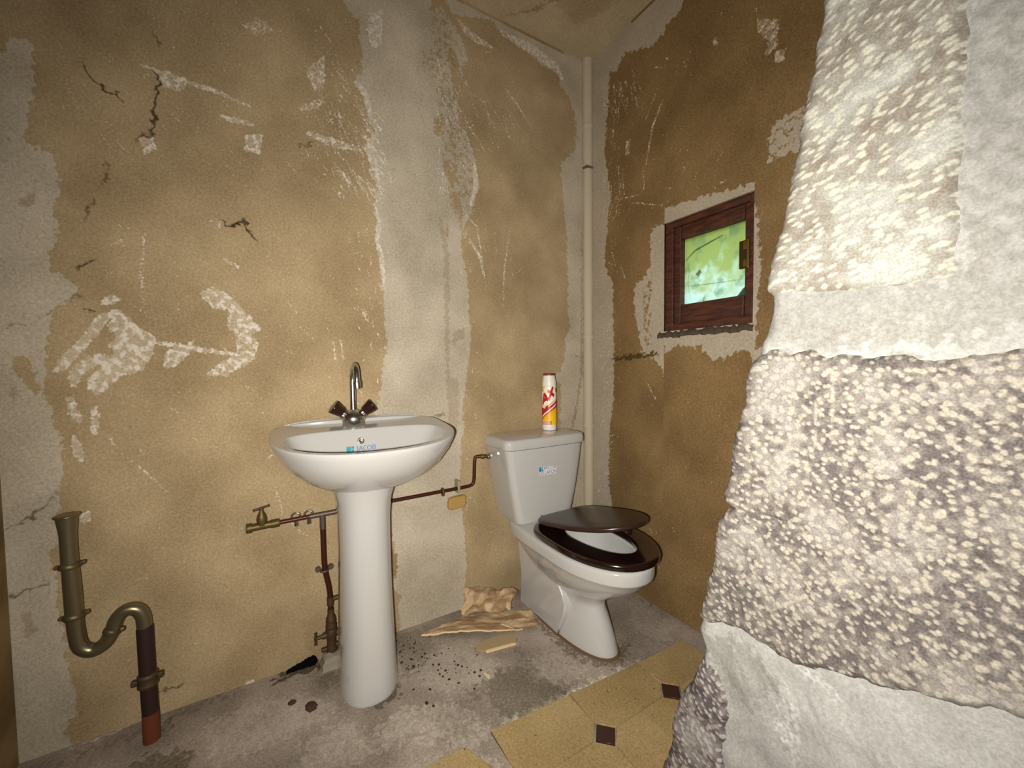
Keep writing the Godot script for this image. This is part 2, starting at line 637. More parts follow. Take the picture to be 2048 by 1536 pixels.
	cv.line(1, [-1.661,1.199, -1.620,1.236, -1.578,1.255], 0.02, 0.9)
	cv.poly(1, [-1.980,1.045, -1.970,1.048, -1.958,0.998, -1.956,0.972, -1.970,0.973, -1.980,1.009])
	cv.poly(1, [-1.988,1.148, -1.972,1.158, -1.964,1.122, -1.955,1.085, -1.965,1.075, -1.983,1.100], 0.75)
	cv.poly(1, [-1.935,1.114, -1.922,1.124, -1.919,1.084, -1.927,1.048, -1.936,1.039, -1.940,1.063], 0.85)
	cv.poly(1, [-1.904,1.419, -1.878,1.437, -1.861,1.421, -1.875,1.404, -1.901,1.404], 0.9)
	cv.poly(1, [-1.978,0.826, -1.951,0.832, -1.950,0.805, -1.968,0.800])
	cv.poly(1, [-1.461,0.983, -1.428,0.992, -1.437,0.956, -1.459,0.954])
	cv.ticks(1, rng, -1.47, 0.97, 0.04, 0.05, 8, 20, 0.014, 0.012)
	cv.line(1, [-1.876,0.988, -1.819,0.919, -1.770,0.854], 0.005, 0.9)
	cv.line(1, [-1.896,1.031, -1.892,1.007], 0.014, 0.9)
	# upper left: long slanting scrapes
	cv.line(1, [-1.789,2.086, -1.724,2.082, -1.609,2.072, -1.510,2.054], 0.014, 0.95)
	cv.poly(1, [-1.764,2.077, -1.675,2.078, -1.692,2.038, -1.742,2.044], 0.8)
	cv.line(1, [-1.607,2.002, -1.553,1.999, -1.504,2.001], 0.02, 0.85)
	cv.poly(1, [-1.532,1.961, -1.479,1.978, -1.487,1.913, -1.534,1.911], 0.9)
	cv.poly(1, [-1.800,1.884, -1.771,1.899, -1.758,1.861, -1.791,1.834], 0.8)
	cv.line(1, [-1.886,1.873, -1.868,1.843], 0.01, 0.9)
	cv.line(1, [-1.851,1.865, -1.837,1.840], 0.009, 0.9)
	cv.poly(1, [-1.527,2.301, -1.472,2.345, -1.436,2.319, -1.488,2.281], 0.65)
	cv.poly(1, [-1.342,2.221, -1.275,2.298, -1.274,2.202, -1.312,2.162], 0.75)
	cv.poly(1, [-1.370,2.095, -1.284,2.154, -1.294,2.115, -1.359,2.081], 0.6)
	cv.ticks(1, rng, -1.2, 2.05, 0.1, 0.16, 46, -58, 0.06, 0.012, 0.85)
	cv.ticks(1, rng, -1.12, 2.0, 0.05, 0.14, 30, -50, 0.06, 0.016, 0.95)
	cv.line(1, [-1.342,2.020, -1.263,2.008, -1.152,2.008], 0.035, 0.75)
	cv.line(1, [-1.286,2.389, -1.245,2.339], 0.012, 0.7)
	cv.line(1, [-1.602,1.564, -1.561,1.544], 0.026, 0.75)
	cv.line(1, [-1.642,1.680, -1.589,1.668], 0.03, 0.5)
	cv.line(1, [-1.797,1.626, -1.810,1.503, -1.810,1.397], 0.014, 0.45)
	cv.line(1, [-1.889,1.563, -1.850,1.587], 0.018, 0.6)
	cv.line(1, [-1.907,1.511, -1.878,1.489], 0.008, 0.8)
	cv.line(1, [-1.379,1.622, -1.354,1.620], 0.008, 0.9)
	cv.line(1, [-1.420,1.448, -1.392,1.407], 0.008, 0.9)
	cv.line(1, [-1.384,1.363, -1.341,1.324], 0.012, 0.7)
	cv.line(1, [-1.275,1.315, -1.270,1.250], 0.02, 0.9)
	cv.line(1, [-1.252,1.326, -1.238,1.251], 0.02, 0.9)
	cv.line(1, [-1.482,0.843, -1.459,0.732, -1.401,0.650, -1.336,0.610], 0.008, 0.5)
	cv.ticks(1, rng, -1.45, 1.3, 0.35, 0.6, 60, -40, 0.02, 0.006, 0.8)
	cv.ticks(1, rng, -1.5, 1.9, 0.4, 0.3, 40, -40, 0.025, 0.006, 0.7)
	cv.ticks(1, rng, -1.55, 0.4, 0.35, 0.3, 26, 10, 0.016, 0.006, 0.6)
	for e in [[-1.2, 2.1, 0.16, 0.25, 90, -55, 0.05, 0.004, 0.9], [-1.75, 2.1, 0.25, 0.25, 60, -45, 0.05, 0.004, 0.7], [-1.5, 1.75, 0.4, 0.35, 90, -40, 0.03, 0.0035, 0.8], [-1.6, 1.25, 0.35, 0.3, 70, -35, 0.04, 0.0035, 0.8], [-1.1, 1.3, 0.12, 0.4, 40, -70, 0.04, 0.004, 0.8], [-0.55, 1.6, 0.16, 0.7, 90, -60, 0.03, 0.0035, 0.7], [-1.3, 2.35, 0.4, 0.15, 40, -70, 0.07, 0.006, 0.5], [-1.16, 1.35, 0.05, 0.6, 60, -80, 0.03, 0.01, 0.9], [-0.72, 1.4, 0.05, 0.8, 50, -85, 0.04, 0.008, 0.8], [-1.6, 0.5, 0.3, 0.25, 40, 15, 0.02, 0.003, 0.7]]:
		cv.ticks(1, rng, e[0], e[1], e[2], e[3], e[4], e[5], e[6], e[7], e[8])
	for e in [[-1.5, 1.4, 0.5, 0.8, 90, 0.007], [-0.55, 1.3, 0.18, 0.9, 50, 0.006], [-1.5, 0.5, 0.4, 0.35, 60, 0.006], [-0.95, 1.2, 0.12, 0.9, 30, 0.005], [-2.05, 1.0, 0.06, 0.9, 40, 0.008]]:
		cv.ticks(2, rng, e[0], e[1], e[2], e[3], e[4], 15, e[5], 0.004, 0.4)
	cv.line(1, [-1.102,2.081, -1.129,2.025, -1.106,1.959, -1.091,1.886], 0.03, 1.0)
	cv.line(1, [-1.110,1.814, -1.092,1.760, -1.105,1.695, -1.088,1.634, -1.079,1.516], 0.018, 0.95)
	cv.line(1, [-1.177,2.244, -1.134,2.216, -1.114,2.129], 0.03, 0.95)
	cv.poly(1, [-1.117,2.502, -1.060,2.537, -1.069,2.410, -1.102,2.378, -1.125,2.425], 0.7)
	cv.line(1, [-0.672,2.075, -0.663,1.989, -0.695,1.895], 0.03, 0.9)
	cv.line(1, [-0.530,2.663, -0.365,2.651, -0.215,2.625, -0.168,2.581], 0.05, 0.75)
	cv.line(1, [-0.741,2.627, -0.683,2.589, -0.571,2.580], 0.04, 0.75)
	for e in [[-1.17, 2.02, 0.09, 0.2, 70, -52, 0.045, 0.008, 0.95], [-1.25, 2.2, 0.12, 0.12, 30, -60, 0.06, 0.007, 0.85], [-0.78, 2.25, 0.08, 0.2, 40, -70, 0.06, 0.008, 0.85]]:
		cv.ticks(1, rng, e[0], e[1], e[2], e[3], e[4], e[5], e[6], e[7], e[8])
	# scratches on the panel by the toilet
	for s in [[-0.719,1.856, -0.664,1.813, -0.643,1.705, -0.627,1.594], [-0.704,1.761, -0.660,1.713, -0.634,1.611], [-0.574,1.807, -0.565,1.706], [-0.742,1.114, -0.670,1.146], [-0.632,1.095, -0.593,1.071], [-0.691,2.361, -0.613,2.341], [-0.533,2.450, -0.439,2.381, -0.354,2.302], [-0.812,2.505, -0.721,2.447], [-0.681,2.134, -0.649,2.134], [-0.519,2.309, -0.449,2.285], [-0.488,1.835, -0.523,1.654, -0.534,1.466], [-0.627,2.698, -0.570,2.636], [-0.647,2.528, -0.552,2.577], [-0.779,2.445, -0.722,2.393], [-0.598,2.449, -0.591,2.430], [-0.688,1.852, -0.670,1.889]]:
		cv.line(1, s, 0.008, 0.85)
	cv.line(1, [-0.702,1.750, -0.660,1.706, -0.634,1.627], 0.016, 0.8)
	cv.ticks(1, rng, -0.55, 1.9, 0.12, 0.3, 34, -50, 0.03, 0.006, 0.7)
	cv.ticks(1, rng, -0.6, 0.42, 0.03, 0.1, 12, 85, 0.05, 0.006, 0.5)
	cv.ticks(1, rng, -0.55, 0.36, 0.04, 0.08, 12, 10, 0.03, 0.005, 0.5)
	cv.line(1, [-0.671,0.263, -0.651,0.198], 0.02, 0.7)
	# cracks and bruises
	for s in [[-1.921,2.047, -1.902,2.022, -1.873,1.992, -1.849,1.988, -1.830,1.971], [-1.762,2.078, -1.748,2.061, -1.764,1.955, -1.766,1.905, -1.814,1.874], [-1.603,1.681, -1.578,1.669, -1.547,1.692, -1.522,1.662, -1.502,1.633], [-1.951,1.494, -1.935,1.512, -1.905,1.530], [-2.024,1.369, -2.007,1.382], [-1.980,1.411, -1.942,1.420], [-1.877,1.802, -1.880,1.726], [-1.904,1.693, -1.933,1.623], [-1.372,1.962, -1.325,1.990], [-1.754,2.192, -1.744,2.150]]:
		cv.line(2, s, 0.007, 0.75)
	cv.line(2, [-1.589,1.671, -1.553,1.682], 0.012, 0.9)
	for s in [[-2.120,0.812, -2.065,0.838, -2.025,0.883], [-2.071,0.651, -2.039,0.661], [-2.127,0.647, -2.109,0.640, -2.042,0.654], [-1.822,0.260, -1.783,0.257, -1.739,0.256], [-2.007,0.028, -1.967,0.055, -1.937,0.053, -1.922,0.055], [0.011,1.267, -0.128,1.273], [-1.107,0.992, -0.963,1.006, -0.829,1.031], [-2.097,1.336, -2.052,1.346], [-1.299,1.023, -1.296,0.985]]:
		cv.line(2, s, 0.006, 0.55)
	cv.poly(2, [-1.974,0.065, -1.947,0.058, -1.937,0.037, -1.965,0.038], 0.6)
	cv.poly(2, [-1.801,0.181, -1.786,0.168, -1.747,0.149, -1.768,0.145, -1.778,0.128, -1.787,0.145], 0.5)
	cv.poly(2, [-1.469,0.004, -1.430,0.020, -1.383,0.026, -1.338,0.029, -1.336,-0.008, -1.404,-0.004, -1.444,-0.011], 1.0)
	cv.line(2, [-1.509,-0.021, -1.461,0.004], 0.02, 0.4)
	cv.line(2, [-1.316,0.600, -1.312,0.598], 0.012, 1.0)
	cv.line(2, [-1.938,1.384, -1.922,1.384], 0.009, 0.8)
	# white flecks and mortar smears low down
	cv.poly(1, [-1.590,0.201, -1.567,0.196, -1.564,0.141, -1.583,0.141, -1.588,0.175])
	cv.poly(1, [-1.629,0.093, -1.607,0.077, -1.618,0.047, -1.626,0.006, -1.669,0.022, -1.639,0.035], 0.9)
	cv.line(1, [-1.934,0.013, -1.904,0.029, -1.884,0.047, -1.862,0.054], 0.02, 0.9)
	cv.line(1, [-1.932,0.177, -1.910,0.136], 0.016, 0.5)
	cv.poly(0, [-1.803,0.046, -1.749,0.066, -1.687,0.033, -1.618,0.026, -1.545,0.026, -1.469,0.007, -1.437,-0.019, -1.718,-0.066, -1.844,-0.087, -2.062,-0.079, -2.119,-0.047, -1.987,0.003, -1.865,0.005], 0.8)
	cv.poly(0, [-1.821,0.150, -1.807,0.193, -1.782,0.125, -1.733,0.062, -1.715,0.011, -1.816,0.028], 0.65)
	cv.poly(3, [-2.124,0.065, -2.018,0.026, -1.954,0.025, -1.840,0.026, -1.845,-0.103, -2.102,-0.087], 0.5)
	cv.poly(3, [-1.410,0.342, -1.343,0.362, -1.312,0.216, -1.348,0.169, -1.397,0.243], 0.18)
	cv.poly(3, [-1.295,0.339, -1.270,0.346, -1.267,0.321, -1.288,0.317], 0.5)
	cv.poly(3, [-1.078,0.521, -1.054,0.499, -1.061,0.408, -1.081,0.412], 0.6)
	cv.poly(3, [-2.102,0.581, -2.078,0.589, -2.071,0.530, -2.091,0.507], 0.35)
	cv.poly(3, [-2.091,1.177, -2.081,1.184, -2.086,1.136], 0.4)
	cv.poly(3, [-0.803,1.180, -0.768,1.181, -0.772,0.958, -0.797,0.893, -0.817,1.049], 0.25)
	cv.poly(3, [-0.788,1.367, -0.728,1.393, -0.741,1.337, -0.789,1.312], 0.35)
	cv.line(3, [-0.046,1.879, -0.049,1.190, -0.096,0.977, -0.130,0.893], 0.014, 0.5)
	cv.line(3, [-0.837,1.822, -0.812,1.678, -0.817,1.311, -0.812,0.960], 0.02, 0.28)
	cv.poly(3, [-0.567,0.028, -0.393,0.079, -0.269,0.017, -0.270,-0.089], 0.4)
	cv.poly(3, [-2.052,1.667, -2.023,1.688, -2.020,1.655, -2.049,1.639], 0.4)
	cv.poly(3, [-1.090,0.028, -0.985,0.013, -0.825,0.003, -0.675,0.013, -0.674,0.061, -0.871,0.058, -0.984,0.033, -1.068,0.074], 0.35)
	var look := {"base_a": Color8(148, 127, 95), "base_b": Color8(181, 159, 124), "coat_a": Color8(160, 148, 128), "coat_b": Color8(204, 191, 171), "scuff": Color8(222, 211, 198), "dark": Color8(38, 28, 14), "stain": Color8(112, 88, 58), "warp": 0.012, "seed": 11, "grain": 11, "relief": 0.2}
	var mat := cv.bake(look)
	var w := struct("wall_left", slab([[X_LEFT - 0.25, 0.0, 0.25, H_CEIL + 0.2, [true, true, true, true]]], func(a: float, b: float, d: float) -> Vector3: return Vector3(a, b - (0.2 if b <= 0.0 else 0.0), -d), 0.25, cv), mat, "long scraped tan plaster wall behind the washbasin and toilet", "wall")

	# ---- the window wall, (z, y)
	var cw := Canvas.new(0.0, 1.25, 0.0, H_CEIL, 470.0, true)
	cw.poly(0, [-0.040,2.796, -0.056,-0.172, 0.302,0.003, 0.213,0.115, 0.195,0.291, 0.178,0.386, 0.185,0.526, 0.164,0.578, 0.150,0.687, 0.157,0.911, 0.182,1.044, 0.189,1.250, 0.182,1.456, 0.182,1.605, 0.127,1.693, 0.130,1.808, 0.169,1.877, 0.141,1.842, 0.148,1.924, 0.169,2.017, 0.124,2.204, 0.135,2.346, 0.152,2.487, 0.159,2.588, 0.210,2.542, 0.229,2.581, 0.251,2.601, 0.336,2.573, 0.406,2.537, 0.457,2.542, 0.519,2.542, 0.562,2.558, 0.644,2.750, 0.404,3.131, -0.098,3.256])
	cw.ticks(1, rng, 0.22, 2.44, 0.12, 0.08, 26, -75, 0.08, 0.016, 0.8)
	# round the window
	cw.poly(0, [0.420,1.799, 0.504,1.780, 0.691,1.763, 0.866,1.742, 0.874,1.690, 0.886,1.552, 0.883,1.484, 0.875,1.399, 0.873,1.259, 0.909,1.286, 0.904,1.221, 0.883,1.170, 0.875,1.148, 0.818,1.170, 0.762,1.143, 0.712,1.148, 0.654,1.187, 0.562,1.192, 0.490,1.170, 0.471,1.219, 0.409,1.259, 0.366,1.277, 0.351,1.352, 0.318,1.472, 0.320,1.581, 0.373,1.591, 0.415,1.648, 0.410,1.734])
	cw.poly(0, [0.365,1.543, 0.410,1.623, 0.422,1.487, 0.406,1.309, 0.371,1.313], 0.6)
	cw.poly(0, [0.924,1.982, 1.020,1.980, 1.033,1.956, 1.017,1.857, 0.955,1.864, 0.896,1.863, 0.905,1.905], 0.75)
	cw.poly(1, [0.853,2.338, 0.933,2.287, 0.930,2.209, 0.891,2.196, 0.895,2.246, 0.866,2.289], 0.75)
	cw.poly(1, [0.916,2.195, 0.954,2.184, 0.951,2.147, 0.922,2.164], 0.8)
	cw.poly(1, [0.700,2.337, 0.717,2.339, 0.718,2.302, 0.704,2.308], 0.9)
	for s in [[0.433,2.438, 0.510,2.396], [0.229,2.500, 0.216,2.331], [0.276,2.402, 0.261,2.353], [0.473,2.285, 0.421,2.209, 0.380,2.055], [0.216,2.130, 0.229,1.981], [0.242,2.106, 0.255,1.983], [0.369,2.049, 0.375,1.968], [0.169,1.992, 0.352,1.955], [0.298,1.940, 0.526,1.850], [0.735,1.791, 0.755,1.791], [0.434,2.330, 0.380,2.253], [0.570,2.347, 0.587,2.307], [0.169,1.759, 0.203,1.676], [0.229,1.681, 0.262,1.613], [0.398,1.146, 0.445,1.071], [0.415,0.517, 0.426,0.497], [0.535,0.517, 0.545,0.498]]:
		cw.line(1, s, 0.012, 0.85)
	cw.poly(1, [0.267,2.218, 0.292,2.219, 0.286,2.155, 0.261,2.156], 0.8)
	cw.line(1, [0.209,2.001, 0.203,1.907], 0.02, 0.7)
	cw.ticks(1, rng, 0.12, 1.0, 0.045, 0.32, 60, 20, 0.035, 0.008, 0.8)
	cw.ticks(1, rng, 0.1, 0.62, 0.035, 0.1, 24, 70, 0.03, 0.01, 0.9)
	cw.ticks(1, rng, 0.13, 1.65, 0.05, 0.5, 50, 85, 0.06, 0.008, 0.7)
	cw.ticks(1, rng, 0.35, 2.0, 0.3, 0.35, 46, 40, 0.025, 0.008, 0.65)
	cw.ticks(1, rng, 0.5, 0.6, 0.3, 0.5, 24, -60, 0.02, 0.007, 0.6)
	for e in [[0.4, 2.1, 0.35, 0.35, 70, 70, 0.05, 0.005, 0.6], [0.16, 1.5, 0.07, 0.8, 110, 65, 0.04, 0.006, 0.8], [0.6, 0.8, 0.5, 0.5, 50, -60, 0.025, 0.005, 0.6], [0.16, 2.2, 0.06, 0.3, 60, 80, 0.09, 0.007, 0.7]]:
		cw.ticks(1, rng, e[0], e[1], e[2], e[3], e[4], e[5], e[6], e[7], e[8])
	cw.line(2, [0.168,1.249, 0.262,1.257, 0.383,1.262, 0.461,1.270], 0.018, 0.75)
	cw.line(3, [0.168,1.249, 0.294,1.255, 0.461,1.264], 0.04, 0.5)
	cw.poly(3, [0.302,0.028, 0.417,0.023, 0.647,0.043, 0.646,0.170, 0.524,0.201, 0.357,0.152], 0.3)
	cw.poly(3, [0.504,1.799, 0.544,1.800, 0.539,1.766, 0.509,1.770], 0.5)
	look = {"base_a": Color8(114, 90, 58), "base_b": Color8(138, 112, 74), "coat_a": Color8(160, 147, 128), "coat_b": Color8(180, 167, 148), "scuff": Color8(214, 200, 184), "dark": Color8(62, 46, 18), "stain": Color8(112, 92, 62), "warp": 0.014, "seed": 31, "grain": 11, "relief": 0.2}
	mat = cw.bake(look)
	var hole: Array = [0.487, 1.25, 0.862, 1.715]
	var t := [true, true, true, true]
	var f := [false, false, false, false]
	struct("wall_right", slab([[0.0, 0.0, hole[0], H_CEIL + 0.2, [true, hole[0] < 0, true, true]], [hole[2], 0.0, Z_BACK + 0.25, H_CEIL + 0.2, t], [hole[0], 0.0, hole[2], hole[1], [true, false, true, false]], [hole[0], hole[3], hole[2], H_CEIL + 0.2, [true, false, true, false]]], func(a: float, b: float, d: float) -> Vector3: return Vector3(d, b - (0.2 if b <= 0.0 else 0.0), a), 0.25, cw), mat, "brown plastered wall with the small timber window", "wall")

	# ---- ceiling (x, z)
	var cc := Canvas.new(-2.2, 0.05, -0.05, 1.4, 260.0, false)
	cc.poly(0, [-2.2, -0.05, 0.05, -0.05, 0.05, 1.4, -2.2, 1.4], 0.55)
	cc.line(2, [-0.55, 0.0, -0.42, 0.12, -0.33, 0.3], 0.012, 0.4)
	cc.poly(3, [-0.4, 0.2, -0.2, 0.15, -0.1, 0.4, -0.3, 0.5], 0.35)
	look = {"base_a": Color8(160, 142, 112), "base_b": Color8(182, 164, 132), "coat_a": Color8(165, 148, 122), "coat_b": Color8(190, 174, 150), "scuff": Color8(200, 190, 170), "dark": Color8(80, 60, 35), "stain": Color8(120, 98, 64), "warp": 0.02, "seed": 51, "grain": 8, "relief": 0.25, "soft": true}
	struct("ceiling", slab([[X_LEFT - 0.25, -0.2, 0.2, Z_BACK + 0.25, t]], func(a: float, b: float, d: float) -> Vector3: return Vector3(a, H_CEIL + d, b), 0.2, cc), cc.bake(look), "grimy cream plaster ceiling", "ceiling")

	# ---- the walls the camera has beside and behind it
	var plain := flat_mat(Color.WHITE, 0.95, 0.0, 0.2)
	var pn := noise(FastNoiseLite.TYPE_SIMPLEX, 0.012, 63, 5)
	var pimg := Image.create(512, 512, false, Image.FORMAT_RGB8)
	for y in 512:
		for x in 512:
			pimg.set_pixel(x, y, Color8(112, 92, 62).lerp(Color8(150, 126, 90), clampf(pn.get_noise_2d(x, y) + 0.5, 0.0, 1.0)))
	plain.albedo_texture = ImageTexture.create_from_image(pimg)
	plain.uv1_triplanar = true
	plain.uv1_world_triplanar = true
	plain.uv1_scale = Vector3(0.4, 0.4, 0.4)
	struct("wall_side", block(Vector3(X_LEFT - 0.2, -0.2, 0.0), Vector3(X_LEFT, H_CEIL + 0.1, Z_BACK + 0.2)), plain, "dark tan wall at the far left edge of the picture", "wall")
	struct("wall_back", block(Vector3(X_LEFT - 0.2, -0.2, Z_BACK), Vector3(0.2, H_CEIL + 0.1, Z_BACK + 0.2)), plain, "tan wall behind the camera", "wall")


func build_floor() -> void:
	var rng := RandomNumberGenerator.new()
	rng.seed = 5
	var cf := Canvas.new(-2.2, 0.02, -0.02, 1.1, 440.0, false)
	# pale cement patches
	cf.poly(0, [-1.168,0.379, -1.002,0.437, -0.950,0.556, -0.921,0.633, -1.030,0.621, -1.152,0.491, -1.228,0.500, -1.255,0.428], 0.75)
	cf.poly(0, [-0.937,0.171, -0.773,0.367, -0.917,0.489, -1.045,0.362, -1.070,0.213], 0.5)
	cf.poly(0, [-1.436,0.335, -1.298,0.342, -1.240,0.492, -1.323,0.508, -1.443,0.465], 0.55)
	cf.poly(0, [-1.700,0.115, -1.543,0.103, -1.399,0.168, -1.306,0.294, -1.488,0.304, -1.642,0.312], 0.5)
	cf.poly(0, [-0.709,0.407, -0.548,0.444, -0.535,0.600, -0.653,0.579, -0.730,0.506], 0.6)
	cf.poly(0, [-0.065,0.355, -0.042,0.583, -0.180,0.640, -0.228,0.505], 0.4)
	cf.line(0, [-0.934,0.610, -0.725,0.619, -0.520,0.635, -0.311,0.653], 0.03, 0.9)
	cf.line(0, [-1.024,0.607, -0.984,0.703, -0.985,0.746], 0.02, 0.8)
	cf.line(0, [-1.157,0.603, -1.025,0.610], 0.02, 0.8)
	cf.line(1, [-0.918,0.612, -0.725,0.619, -0.520,0.635, -0.311,0.653], 0.012, 0.8)
	cf.line(1, [-2.035,0.013, -1.953,0.008, -1.783,-0.022, -1.677,-0.015], 0.014, 0.6)
	# dark damp arcs, grime and beige residue
	cf.poly(3, [-0.797,0.410, -0.691,0.447, -0.668,0.570, -0.636,0.638, -0.703,0.643, -0.844,0.622, -0.893,0.549, -0.889,0.433], 0.6)
	cf.line(3, [-0.683,0.328, -0.704,0.468, -0.687,0.595, -0.635,0.663], 0.03, 0.5)
	cf.poly(3, [-1.858,0.173, -1.809,0.156, -1.712,0.202, -1.692,0.249, -1.743,0.281, -1.839,0.252], 0.8)
	cf.line(3, [-2.042,0.050, -1.944,0.042, -1.808,0.049, -1.687,0.014, -1.575,0.023], 0.02, 0.5)
	cf.poly(3, [-1.815,0.024, -1.786,0.038, -1.771,0.111, -1.793,0.112], 0.9)
	cf.poly(3, [-1.361,0.089, -1.282,0.124, -1.276,0.195, -1.366,0.151], 0.6)
	cf.poly(3, [-1.074,0.016, -0.953,0.035, -0.947,0.197, -1.061,0.247, -1.127,0.287, -1.089,0.109], 0.35)
	cf.line(2, [-0.508,0.212, -0.524,0.328, -0.515,0.464, -0.481,0.554, -0.425,0.600, -0.353,0.581, -0.292,0.537], 0.03, 0.32)
	cf.poly(2, [-1.294,0.209, -1.228,0.329, -1.151,0.345, -1.135,0.319, -1.139,0.266], 0.4)
	cf.poly(2, [-0.923,0.425, -0.889,0.433, -0.910,0.493, -0.942,0.485], 0.25)
	cf.ticks(2, rng, -0.75, 0.47, 0.15, 0.08, 26, 10, 0.008, 0.007, 0.4)
	cf.ticks(2, rng, -1.2, 0.5, 0.5, 0.2, 60, 10, 0.006, 0.006, 0.4)
	cf.poly(2, [-1.485,0.013, -1.354,0.007, -1.323,0.042, -1.423,0.051, -1.515,0.042], 0.6)
	cf.line(2, [-0.011,0.290, -0.005,0.421, 0.004,0.656], 0.006, 0.6)
	var look := {"base_a": Color8(122, 110, 99), "base_b": Color8(176, 162, 149), "coat_a": Color8(182, 170, 157), "coat_b": Color8(212, 202, 188), "scuff": Color8(214, 204, 190), "dark": Color8(48, 32, 20), "stain": Color8(92, 84, 66), "warp": 0.03, "seed": 71, "grain": 14, "relief": 0.3, "fine": 70, "soft": true}
	var fl := struct("floor", slab([[X_LEFT - 0.25, -0.25, 0.25, Z_BACK + 0.25, [true, true, true, true]]], func(a: float, b: float, d: float) -> Vector3: return Vector3(a, -d, b), 0.2, cf), cf.bake(look), "bare grey cement floor with torn-up tiling", "floor")
	# what is left of the tiling: octagons with small dark squares between
	var tm := []
	for k in 3:
		var ct := Canvas.new(0.0, 0.5, 0.0, 0.5, 512.0, false)
		tm.append(ct.bake({"base_a": Color8(152, 128, 86), "base_b": Color8(174, 150, 106), "coat_a": Color8(0, 0, 0), "coat_b": Color8(0, 0, 0), "scuff": Color8(0, 0, 0), "dark": Color8(0, 0, 0), "stain": Color8(0, 0, 0), "warp": 0.0, "seed": 90 + 10 * k, "grain": 13, "relief": 0.05, "rough": 0.6, "spec": 0.4}))
	var dm := flat_mat(Color8(58, 34, 26), 0.5)
	var dz := Vector2(-0.654, 0.8)
	var p := 0.3
	var cutd := 0.042
	var right := pv([-0.942, 0.612, -0.62, 0.633, -0.311, 0.655, -0.1, 0.66, -0.1, 1.5, -0.93, 1.5])
	var left := pv([-1.6, 0.605, -1.15, 0.612, -1.028, 0.615, -0.985, 0.71, -0.985, 1.5, -1.6, 1.5])
	for i in range(-4, 4):
		for j in range(-1, 3):
			var a := dz + Vector2(i * p, j * p)
			var e := p - 0.0025
			var o := PackedVector2Array([a + Vector2(cutd, 0.001), a + Vector2(e - cutd, 0.001), a + Vector2(e, cutd), a + Vector2(e, e - cutd), a + Vector2(e - cutd, e), a + Vector2(cutd, e), a + Vector2(0.001, e - cutd), a + Vector2(0.001, cutd)])
			var d := PackedVector2Array([a + Vector2(cutd - 0.003, 0), a + Vector2(0, cutd - 0.003), a + Vector2(0.003 - cutd, 0), a + Vector2(0, 0.003 - cutd)])
			for zone in [right, left]:
				if a.x > -0.25 and zone == right:
					continue
				for piece in Geometry2D.intersect_polygons(o, zone):
					tile(fl, piece, tm[posmod(i + 2 * j, 3)], rng)
				if zone == right:
					for piece in Geometry2D.intersect_polygons(d, zone):
						tile(fl, piece, dm, rng)


func tile(fl: Node3D, outline: PackedVector2Array, mat: Material, rng: RandomNumberGenerator) -> void:
	var area := 0.0
	for i in outline.size():
		area += outline[i].cross(outline[(i + 1) % outline.size()])
	if absf(area) < 0.0012:
		return
	var m := prism(outline, -0.004, 0.0045 + rng.randf() * 0.0006, 0.0012)
	# planar texture coordinates
	var arr := m.surface_get_arrays(0)
	var uv := PackedVector2Array()
	for q in arr[Mesh.ARRAY_VERTEX]:
		uv.append(Vector2(q.x * 2.0, q.z * 2.0))
	arr[Mesh.ARRAY_TEX_UV] = uv
	var o := ArrayMesh.new()
	o.add_surface_from_arrays(Mesh.PRIMITIVE_TRIANGLES, arr)
	part("tile", o, mat, fl)


# ---------------------------------------------------------------- the stone wall by the camera
const STONE_TOP := [2.12, 1.18, 0.6]   # where each texture window begins
var edge: PackedVector2Array


func edge_z(y: float) -> float:
	if y >= edge[0].y:
		return edge[0].x + (y - edge[0].y) * 0.2
	for i in edge.size() - 1:
		if y >= edge[i + 1].y:
			return lerpf(edge[i].x, edge[i + 1].x, (edge[i].y - y) / maxf(edge[i].y - edge[i + 1].y, 1e-4))
	return edge[-1].x + (y - edge[-1].y) * 0.35


# a point of the wall's skin: u runs along it, 0 at the arris, below 0 round on to the end face; out is proud of the skin
func skin(u: float, y: float, out: float) -> Vector3:
	var r := 0.022
	var z := edge_z(y)
	var arc := r * PI / 2
	if u < 0.0:
		return Vector3(X_NEAR + r - u, y, z - out)
	if u < arc:
		var t := u / r
		return Vector3(X_NEAR + r - (r + out) * sin(t), y, z + r - (r + out) * cos(t))
	return Vector3(X_NEAR - out, y, z + r + u - arc)


